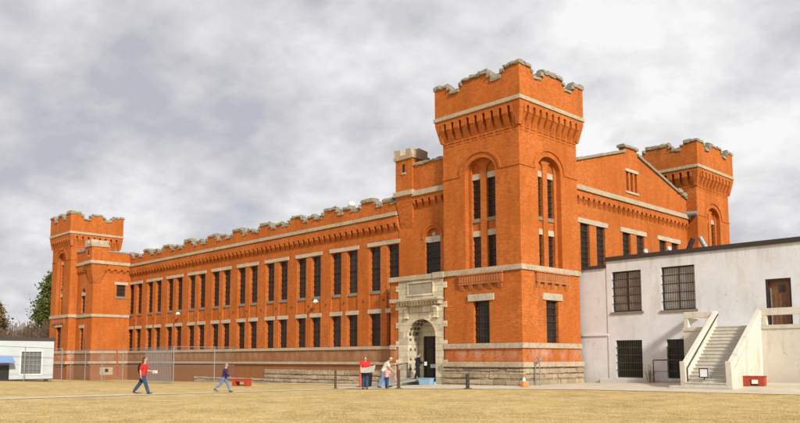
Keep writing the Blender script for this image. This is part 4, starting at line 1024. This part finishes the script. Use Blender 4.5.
def person(loc, heading, H, pose, cloth, label):
    """local axes: +Y the way the person faces, X to the person's right; angles in degrees, + = forward"""
    global GIRTH
    GIRTH = cloth.get('girth', 1.12); k = H / 1.75; e = empty('person', loc, radians(heading), label, 'person')
    rem = []
    lean = radians(pose.get('lean', 3)); hipz = pose.get('hip', .92)
    hip = Vector((0, 0, hipz)); up = Vector((0, sin(lean), cos(lean)))
    chest = hip + up * .33; neck = hip + up * .52; nl = radians(pose.get('nod', 8)) + lean
    hd = Vector((0, sin(nl), cos(nl))); head = neck + hd * .185
    body = MB(); shirt = MB(); trou = MB(); shoes = MB()
    fw_ = Vector((0, cos(lean), -sin(lean)))
    tor = [hip - up * .05, hip + up * .08, hip + up * .2, chest, hip + up * .44, hip + up * .505]
    loft(body, tor, [(.15, .10), (.145, .10), (.135, .095), (.16, .105), (.165, .095), (.07, .06)])
    loft(shirt, [hip - up * .06] + tor[1:], [(.185, .14), (.175, .135), (.165, .125), (.185, .13), (.185, .115), (.08, .07)])
    loft(body, [neck - up * .04, neck + hd * .1], [.055, .052])
    # head, jaw, nose, ears
    body.ball(head + hd * .02, (.076, .094, .105), 12, 16); body.ball(head - hd * .045 + Vector((0, .022, 0)), (.055, .062, .06), 8, 12)
    body.ball(head + Vector((0, .098, -.012)), (.014, .022, .02), 6, 8)
    for s in (-1, 1): body.ball(head + Vector((s * .078, 0, -.01)), (.012, .02, .032), 6, 8)
    legs = []
    for s, key in ((-1, 'L'), (1, 'R')):
        th, kn = pose['leg' + key]; th = radians(th); kn = radians(kn)
        h0 = hip + Vector((s * .09, 0, -.02)); K = h0 + Vector((s * .005, sin(th), -cos(th))) * .43
        A = K + Vector((0, sin(th - kn), -cos(th - kn))) * .42
        loft(body, [h0, (h0 + K) / 2, K, K + (A - K) * .35, A], [.085, .075, .055, .055, .036])
        loft(trou, [h0 + Vector((0, 0, .05)), h0, (h0 + K) / 2, K, K + (A - K) * .5, A + (A - K).normalized() * .01], [.09, .105, .095, .077, .074, .068])
        ft = th - kn * .9; toe = Vector((0, cos(ft * .5), -sin(ft * .4) * -1 if False else sin(ft * .5)))
        loft(body, [A, A + Vector((0, .05, -.03)), A + toe * .14 + Vector((0, 0, -.045))], [.036, .04, .03])
        loft(shoes, [A + Vector((0, -.07, -.055)), A + Vector((0, -.01, -.035)), A + toe * .09 + Vector((0, 0, -.05)), A + toe * .19 + Vector((0, 0, -.062))], [(.03, .03), (.045, .05), (.05, .035), (.035, .022)])
        legs.append(A.z)
    loft(trou, [hip - up * .09, hip - up * .02, hip + up * .07], [(.15, .12), (.165, .13), (.155, .12)])
    hands = []
    for s, key in ((-1, 'L'), (1, 'R')):
        sh, el, out = pose['arm' + key]; a1 = radians(sh) ; a2 = radians(sh + el); oa = radians(out)
        S = hip + up * .46 + Vector((s * .185, 0, 0))
        E = S + Vector((s * sin(oa), sin(a1) * cos(oa), -cos(a1) * cos(oa))) * .29
        iw = radians(pose.get('in' + key, 0))
        Wr = E + Vector((-s * sin(iw) + s * sin(oa) * .4, sin(a2) * cos(iw), -cos(a2) * cos(iw))).normalized() * .25
        d = (Wr - E).normalized()
        loft(body, [S - Vector((s * .05, 0, -.01)), S, (S + E) / 2, E, (E + Wr) / 2, Wr], [.05, .052, .045, .038, .035, .026])
        sl = cloth.get('sleeve', 1.0)
        if sl > .6: loft(shirt, [S - Vector((s * .08, 0, -.01)), S, (S + E) / 2, E, (E + Wr) / 2, Wr - d * .01], [.065, .075, .066, .058, .052, .043])
        else: loft(shirt, [S - Vector((s * .08, 0, -.01)), S, (S + E) / 2, S + (E - S) * .8], [.065, .075, .07, .068])
        # palm, four fingers, thumb
        sd = Vector((1, 0, 0)) - d * d.x; sd = sd.normalized() if sd.length > .1 else Vector((0, 1, 0)); nn = d.cross(sd)
        pe = Wr + d * .085
        loft(body, [Wr - d * .01, Wr + d * .03, pe], [(.026, .02), (.038, .018), (.041, .015)], sd)
        for i, ln in enumerate((.062, .072, .066, .05)):
            b0 = pe + sd * ((i - 1.5) * .021) - d * .01; b1 = b0 + d * ln * .55 + nn * -.008; b2 = b1 + d * ln * .4 + nn * -.022
            loft(body, [b0, b1, b2], [.0095, .009, .0075], sd, 6)
        t0 = Wr + d * .03 + sd * .03; loft(body, [t0, t0 + d * .03 + sd * .025, t0 + d * .06 + sd * .03], [.012, .011, .009], sd, 6)
        hands.append(Wr + d * .1)
    low = min(legs) - .10
    objs = []
    def fin(mb, nm, mt, vox, par):
        o = mb.build(nm, M[mt] if isinstance(mt, str) else mt, par, (0, 0, 0))
        if vox:
            r = o.modifiers.new('remesh', 'REMESH'); r.mode = 'VOXEL'; r.voxel_size = vox; r.use_smooth_shade = True
            s_ = o.modifiers.new('smooth', 'SMOOTH'); s_.factor = .5; s_.iterations = 2
        return o
    for mb in (body, shirt, trou, shoes): mb.v = [tuple(Vector(v) * k - Vector((0, 0, low * k))) for v in mb.v]
    bd = fin(body, 'body', cloth.get('skin', 'skin'), .0075, e)
    fin(shirt, 'shirt', cloth['top'], .014, bd); fin(trou, 'trousers', cloth['legs'], .014, bd); fin(shoes, 'shoes', 'shoe', .012, bd)
    tr = lambda v: Vector(v) * k - Vector((0, 0, low * k))
    h = MB(); hc = head + hd * .035 + Vector((0, -.018, 0))
    h.ball(hc, (.086, .096, .098), 12, 16)
    h.v = [v if Vector(v).z > (head.z - .02) or Vector(v).y < head.y - .02 else tuple(Vector(v) * .0 + head) for v in h.v]
    if cloth.get('longhair'): loft(h, [head + Vector((0, -.04, .03)), head + Vector((0, -.07, -.08)), neck + Vector((0, -.08, -.05))], [(.09, .06), (.10, .055), (.08, .035)])
    h.v = [tuple(tr(v)) for v in h.v]; fin(h, 'hair', cloth.get('hair', 'hair'), 0, bd)
    if cloth.get('cap'):
        c = MB(); c.ball(head + hd * .055, (.092, .104, .085), 10, 16); c.v = [(v[0], v[1], max(v[2], head.z + .035)) for v in c.v]
        loft(c, [head + Vector((0, .05, .045)), head + Vector((0, .13, .04)), head + Vector((0, .175, .028))], [(.075, .014), (.07, .01), (.045, .008)])
        c.v = [tuple(tr(v)) for v in c.v]; fin(c, 'cap', cloth['cap'], 0, bd)
    ey = MB()
    for s in (-1, 1): ey.ball(head + Vector((s * .03, .085, .012)), .011, 6, 8)
    ey.v = [tuple(tr(v)) for v in ey.v]; fin(ey, 'eyes', 'darkcloth', 0, bd)
    Rz = Matrix.Rotation(radians(heading), 4, 'Z')
    return e, [Vector(loc) + Rz @ tr(hd_) for hd_ in hands]
def G(x, y, dz=0.0): return (x, y, gz(x, y) + dz)
# walking directions: image right is about (+0.70, +0.71) in the ground plane -> heading -45
wm, hw = person(G(-6.78, -19.85), -48, 1.72, dict(lean=6, nod=2, legL=(-24, 14), legR=(24, 4), armL=(20, 60, 6), armR=(-18, 28, 8), hip=.90),
       dict(top='redshirt', legs='denim', sleeve=.4, hair='hair', longhair=True, girth=1.1), 'woman with dark bushy hair in red top and jeans striding across the lawn')
q = MB(); c = hw[0]; q.box(-.11, .11, -.02, .02, -.06, .07, .006); o = q.build('folded_leaflet', M['paper'], None, tuple(c), radians(40)); tag(o, 'white folded leaflet held by the woman in the red top', 'leaflet')
q = MB(); q.ball((0, 0, 0), (.15, .09, .25), 10, 14)
bo = q.build('rucksack', M['darkcloth'], None, (-6.78 - .743 * .15, -19.85 - .669 * .15, gz(-7, -19) + 1.2), radians(-48)); tag(bo, 'dark rucksack on the back of the woman in the red top', 'bag')
person(G(-5.9, -16.1), -45, 1.44, dict(lean=8, nod=4, legL=(26, 6), legR=(-26, 26), armL=(-20, 14, 8), armR=(28, 20, 8), hip=.90),
       dict(top='purple', legs='lightdenim', hair='lighthair'), 'child in dark purple jumper and pale jeans running over the grass')
rm, hr = person(G(-3.6, -9.0, .02), -128, 1.72, dict(lean=3, nod=36, legL=(4, 2), legR=(-5, 2), armL=(18, 62, 10), armR=(18, 62, 10), inL=20, inR=20, hip=.92),
       dict(top='redshirt', legs='denim', sleeve=.4, hair='hair', girth=1.32), 'broad man in bright red shirt and dark jeans reading a newspaper')
a = (Vector(hr[0]) + Vector(hr[1])) / 2
q = MB(); q.add([(-.30, 0, .06), (0, .07, .05), (.50, -.02, .20), (.44, 0, -.16), (0, .05, -.22), (-.26, 0, -.20)], [(0, 1, 4, 5), (1, 2, 3, 4)])
o = q.build('newspaper', M['greypaper'], None, (a.x + .05, a.y - .02, a.z), radians(50)); o.modifiers.new('s', 'SOLIDIFY').thickness = .012; tag(o, 'crumpled grey newspaper held open by the man in the red shirt', 'newspaper')
person(G(-4.7, -6.6, .02), -45, 1.80, dict(lean=24, nod=22, legL=(22, 6), legR=(-14, 12), armL=(20, 26, 6), armR=(26, 22, 6), hip=.90),
       dict(top='cream', legs='lightdenim', sleeve=.4, hair='lighthair', cap='cream', girth=1.22), 'man in cream shirt, pale jeans and white cap leaning towards a child')
person(G(-3.25, -7.75, .02), 20, 1.16, dict(lean=4, nod=5, legL=(3, 2), legR=(-4, 4), armL=(10, 20, 14), armR=(14, 50, 20), hip=.90),
       dict(top=M['striped'], legs='denim', sleeve=.4, hair='lighthair'), 'small child in red and white striped shirt beside the dark post')
bk, hb = person((-8.2, -0.35, gz(-9, -1.5) + .38), -30, 1.70, dict(lean=6, nod=6, legL=(12, 8), legR=(-8, 10), armL=(16, 50, 6), armR=(20, 62, 6), hip=.92),
       dict(top='darkcloth', legs='darkcloth', hair='hair', girth=1.25), 'person dressed all in black stepping into the arched doorway')
q = MB(); q.box(-.09, .09, -.006, .006, -.14, .10, .004); o = q.build('paper_sheet', M['paper'], None, tuple(hb[1] + Vector((.03, -.03, -.02))), radians(25)); tag(o, 'white sheet of paper held by the person in black', 'paper')

# ------------------------------------------------------------------ trees behind the hut
def tree(x, y, h, rw, lab, mt, base=.12, nc=60, nl=90, lf=.35, conical=.5, name='leafy_tree', grp=None, gz_=-.6):
    e = empty(name, (x, y, gz_), 0, lab, 'tree', grp)
    tr = MB(); tr.cyl((0, 0, 0), (0, 0, h * .9), h * .022, h * .005, 8); cr = MB()
    for i in range(nc):
        t = random.uniform(base, 1.0); a = random.uniform(0, 2 * pi)
        R = rw * ((1 - t) ** conical) * (1.05 if t > .25 else .8) * random.uniform(.55, 1.12); cz = h * t
        cx_, cy_ = R * cos(a), R * sin(a)
        tr.cyl((0, 0, cz * .85), (cx_ * .9, cy_ * .9, cz), h * .006, h * .002, 5, False)
        cs = rw * random.uniform(.16, .34)
        for _ in range(nl):
            d = Vector((random.gauss(0, 1), random.gauss(0, 1), random.gauss(0, .7))) * cs * .6
            p = Vector((cx_, cy_, cz)) + d; s = lf * random.uniform(.4, 1)
            u = Vector((random.uniform(-1, 1), random.uniform(-1, 1), random.uniform(-1, 1))).normalized() * s; v = Vector((random.uniform(-1, 1), random.uniform(-1, 1), random.uniform(-1, 1))).normalized() * s * .6
            cr.add([p - u, p + v, p + u, p - v], [(0, 1, 2, 3)])
    tr.build('trunk', M['bark'], e); cr.build('crown', M[mt], e)
    return e
tree(-86, 4.9, 14.2, 3.4, 'tall dark olive tree rising behind the hut beside the far tower', 'pine', .08, 190, 120, .30, .5)
tree(-86, -3.6, 10.2, 2.5, 'brownish green tree at the far left edge behind the hut', 'autumn', .12, 120, 90, .26, .45)
def shrub(x, y, h, w, lab):
    m = MB()
    for i in range(150):
        a = random.uniform(0, 2 * pi); r = random.uniform(0, w); z0 = random.uniform(0, h * .3)
        p0 = Vector((r * .4 * cos(a), r * .4 * sin(a), z0)); p1 = Vector((r * cos(a), r * sin(a), h * random.uniform(.6, 1)))
        m.cyl(p0, p1, .05, .02, 3, False)
        for k in range(9):
            t = random.uniform(.3, 1); q = p0 + (p1 - p0) * t; d = Vector((random.uniform(-1, 1), random.uniform(-1, 1), random.uniform(.1, 1))) * random.uniform(.3, .9)
            m.cyl(q, q + d, .022, .01, 3, False)
    e = m.build('bare_shrub', M['twig'], None, (x, y, -.6)); tag(e, lab, 'shrub', 'bare brown shrubs behind the hut')
sh = [(-84, -1.5, 7.0, 2.0), (-84, .6, 7.4, 2.0), (-83, 2.4, 7.6, 1.8), (-83, 4.2, 7.4, 1.8), (-83, -4.0, 6.4, 2.0)]
for i, (x, y, h, w) in enumerate(sh):
    shrub(x, y, h, w, ['bare brown shrub right of the left edge tree', 'bare brown shrub in the gap between the two trees', 'bare brown shrub left of the tall olive tree', 'bare brown shrub directly under the tall olive tree', 'bare brown shrub at the left edge under the brownish tree'][i])

# ------------------------------------------------------------------ grass blades on the near lawn
gm = MB(); C0 = Vector((26.97, -36.13)); ax = Vector((-0.717, 0.697)); rt_ = Vector((0.697, 0.717))
vs = []; fs = []
for i in range(80000):
    z = 15.5 + 40 * random.random() ** 2.2; xx = random.uniform(-.56, .56) * z
    p = C0 + ax * z + rt_ * xx
    if p.y > -9.5 + max(0, (p.x + 6)) * .62 - 1.2 and p.x > -9: continue
    a = random.uniform(0, 2 * pi); h = random.uniform(.01, .035); w = random.uniform(.005, .012); b = random.uniform(0, 2 * pi); l = random.uniform(.01, .05)
    g0 = gz(p.x, p.y); k = len(vs)
    vs += [(p.x - w * cos(a), p.y - w * sin(a), g0), (p.x + w * cos(a), p.y + w * sin(a), g0), (p.x + l * cos(b), p.y + l * sin(b), g0 + h)]; fs.append((k, k + 1, k + 2))
gm.v = vs; gm.f = fs
M['straw'] = leaf_mat('straw_grass', (0.52, 0.38, 0.15), (0.60, 0.46, 0.21))
go = gm.build('grass', M['straw']); tag(go, 'short dry yellow grass covering the near lawn', 'grass', kind='stuff')

# ------------------------------------------------------------------ sky, sun, camera
SUN = Vector((0.85, -0.30, 0.52)).normalized()
elev = math.asin(SUN.z); azim = math.atan2(SUN.x, SUN.y)
w = bpy.data.worlds.new('World'); scn.world = w; w.use_nodes = True; nt = w.node_tree; nt.nodes.clear()
out = N(nt, 'ShaderNodeOutputWorld'); bg = N(nt, 'ShaderNodeBackground'); L(nt, bg.outputs[0], out.inputs[0])
sky = N(nt, 'ShaderNodeTexSky', sky_type='NISHITA'); sky.sun_disc = False; sky.sun_elevation = elev; sky.sun_rotation = azim
tc = N(nt, 'ShaderNodeTexCoord'); sp_ = N(nt, 'ShaderNodeSeparateXYZ'); L(nt, tc.outputs['Generated'], sp_.inputs[0])
zc_ = math_(nt, 'ADD', math_(nt, 'MAXIMUM', sp_.outputs[2], 0.0), 0.42)
cx2 = math_(nt, 'DIVIDE', sp_.outputs[0], zc_); cy2 = math_(nt, 'DIVIDE', sp_.outputs[1], zc_)
cv = N(nt, 'ShaderNodeCombineXYZ'); L(nt, cx2, cv.inputs[0]); L(nt, cy2, cv.inputs[1]); cv.inputs[2].default_value = 3.7
n1 = noise(nt, cv.outputs[0], 4.4, 10, .56, .05); n2 = noise(nt, cv.outputs[0], 1.3, 4, .5, 0)
n3 = noise(nt, cv.outputs[0], 13.0, 8, .6, .4)
cl = math_(nt, 'ADD', math_(nt, 'ADD', math_(nt, 'MULTIPLY', n1, .60), math_(nt, 'MULTIPLY', n2, .30)), math_(nt, 'MULTIPLY', n3, .10))
K = 9.0
cr_ = ramp(nt, cl, [(.38, (.40, .40, .44)), (.46, (.515, .51, .53)), (.52, (.62, .61, .62)), (.60, (.77, .76, .76))])
cc = mix(nt, 1.0, cr_.outputs[0], (K, K, K), 'MULTIPLY')
cov = ramp(nt, n1, [(.30, .86), (.42, .97)])
fin_ = mix(nt, cov.outputs[0], sky.outputs[0], cc)
L(nt, fin_, bg.inputs['Color']); bg.inputs['Strength'].default_value = 0.055
sl = bpy.data.lights.new('sun', 'SUN'); sl.energy = 2.0; sl.angle = radians(6); sl.color = (1.0, .93, .82)
so = bpy.data.objects.new('sun', sl); COL.objects.link(so); so.rotation_euler = SUN.to_track_quat('Z', 'Y').to_euler(); so.location = (40, -40, 60)

yaw, pit, rol = -0.79941, 0.10132, -0.0022
import json
fwv = Vector((cos(pit) * sin(yaw), cos(pit) * cos(yaw), sin(pit))); rv = Vector((cos(yaw), -sin(yaw), 0)); uv = rv.cross(fwv)
r2 = rv * cos(rol) + uv * sin(rol); u2 = -rv * sin(rol) + uv * cos(rol)
cam = bpy.data.cameras.new('camera'); co = bpy.data.objects.new('camera', cam); COL.objects.link(co)
mt = Matrix((r2, u2, -fwv)).transposed().to_4x4(); mt.translation = Vector((26.9714, -36.1297, 1.6)); co.matrix_world = mt
cam.sensor_width = 36; cam.lens = 36 * 765.64 / 800; cam.shift_y = (280.56 - 211.5) / 800; cam.clip_end = 8000
scn.camera = co
scn.view_settings.view_transform = 'Standard'; scn.view_settings.look = 'None'; scn.view_settings.gamma = 1; scn.view_settings.use_curve_mapping = False
scn.view_settings.exposure = 1.35
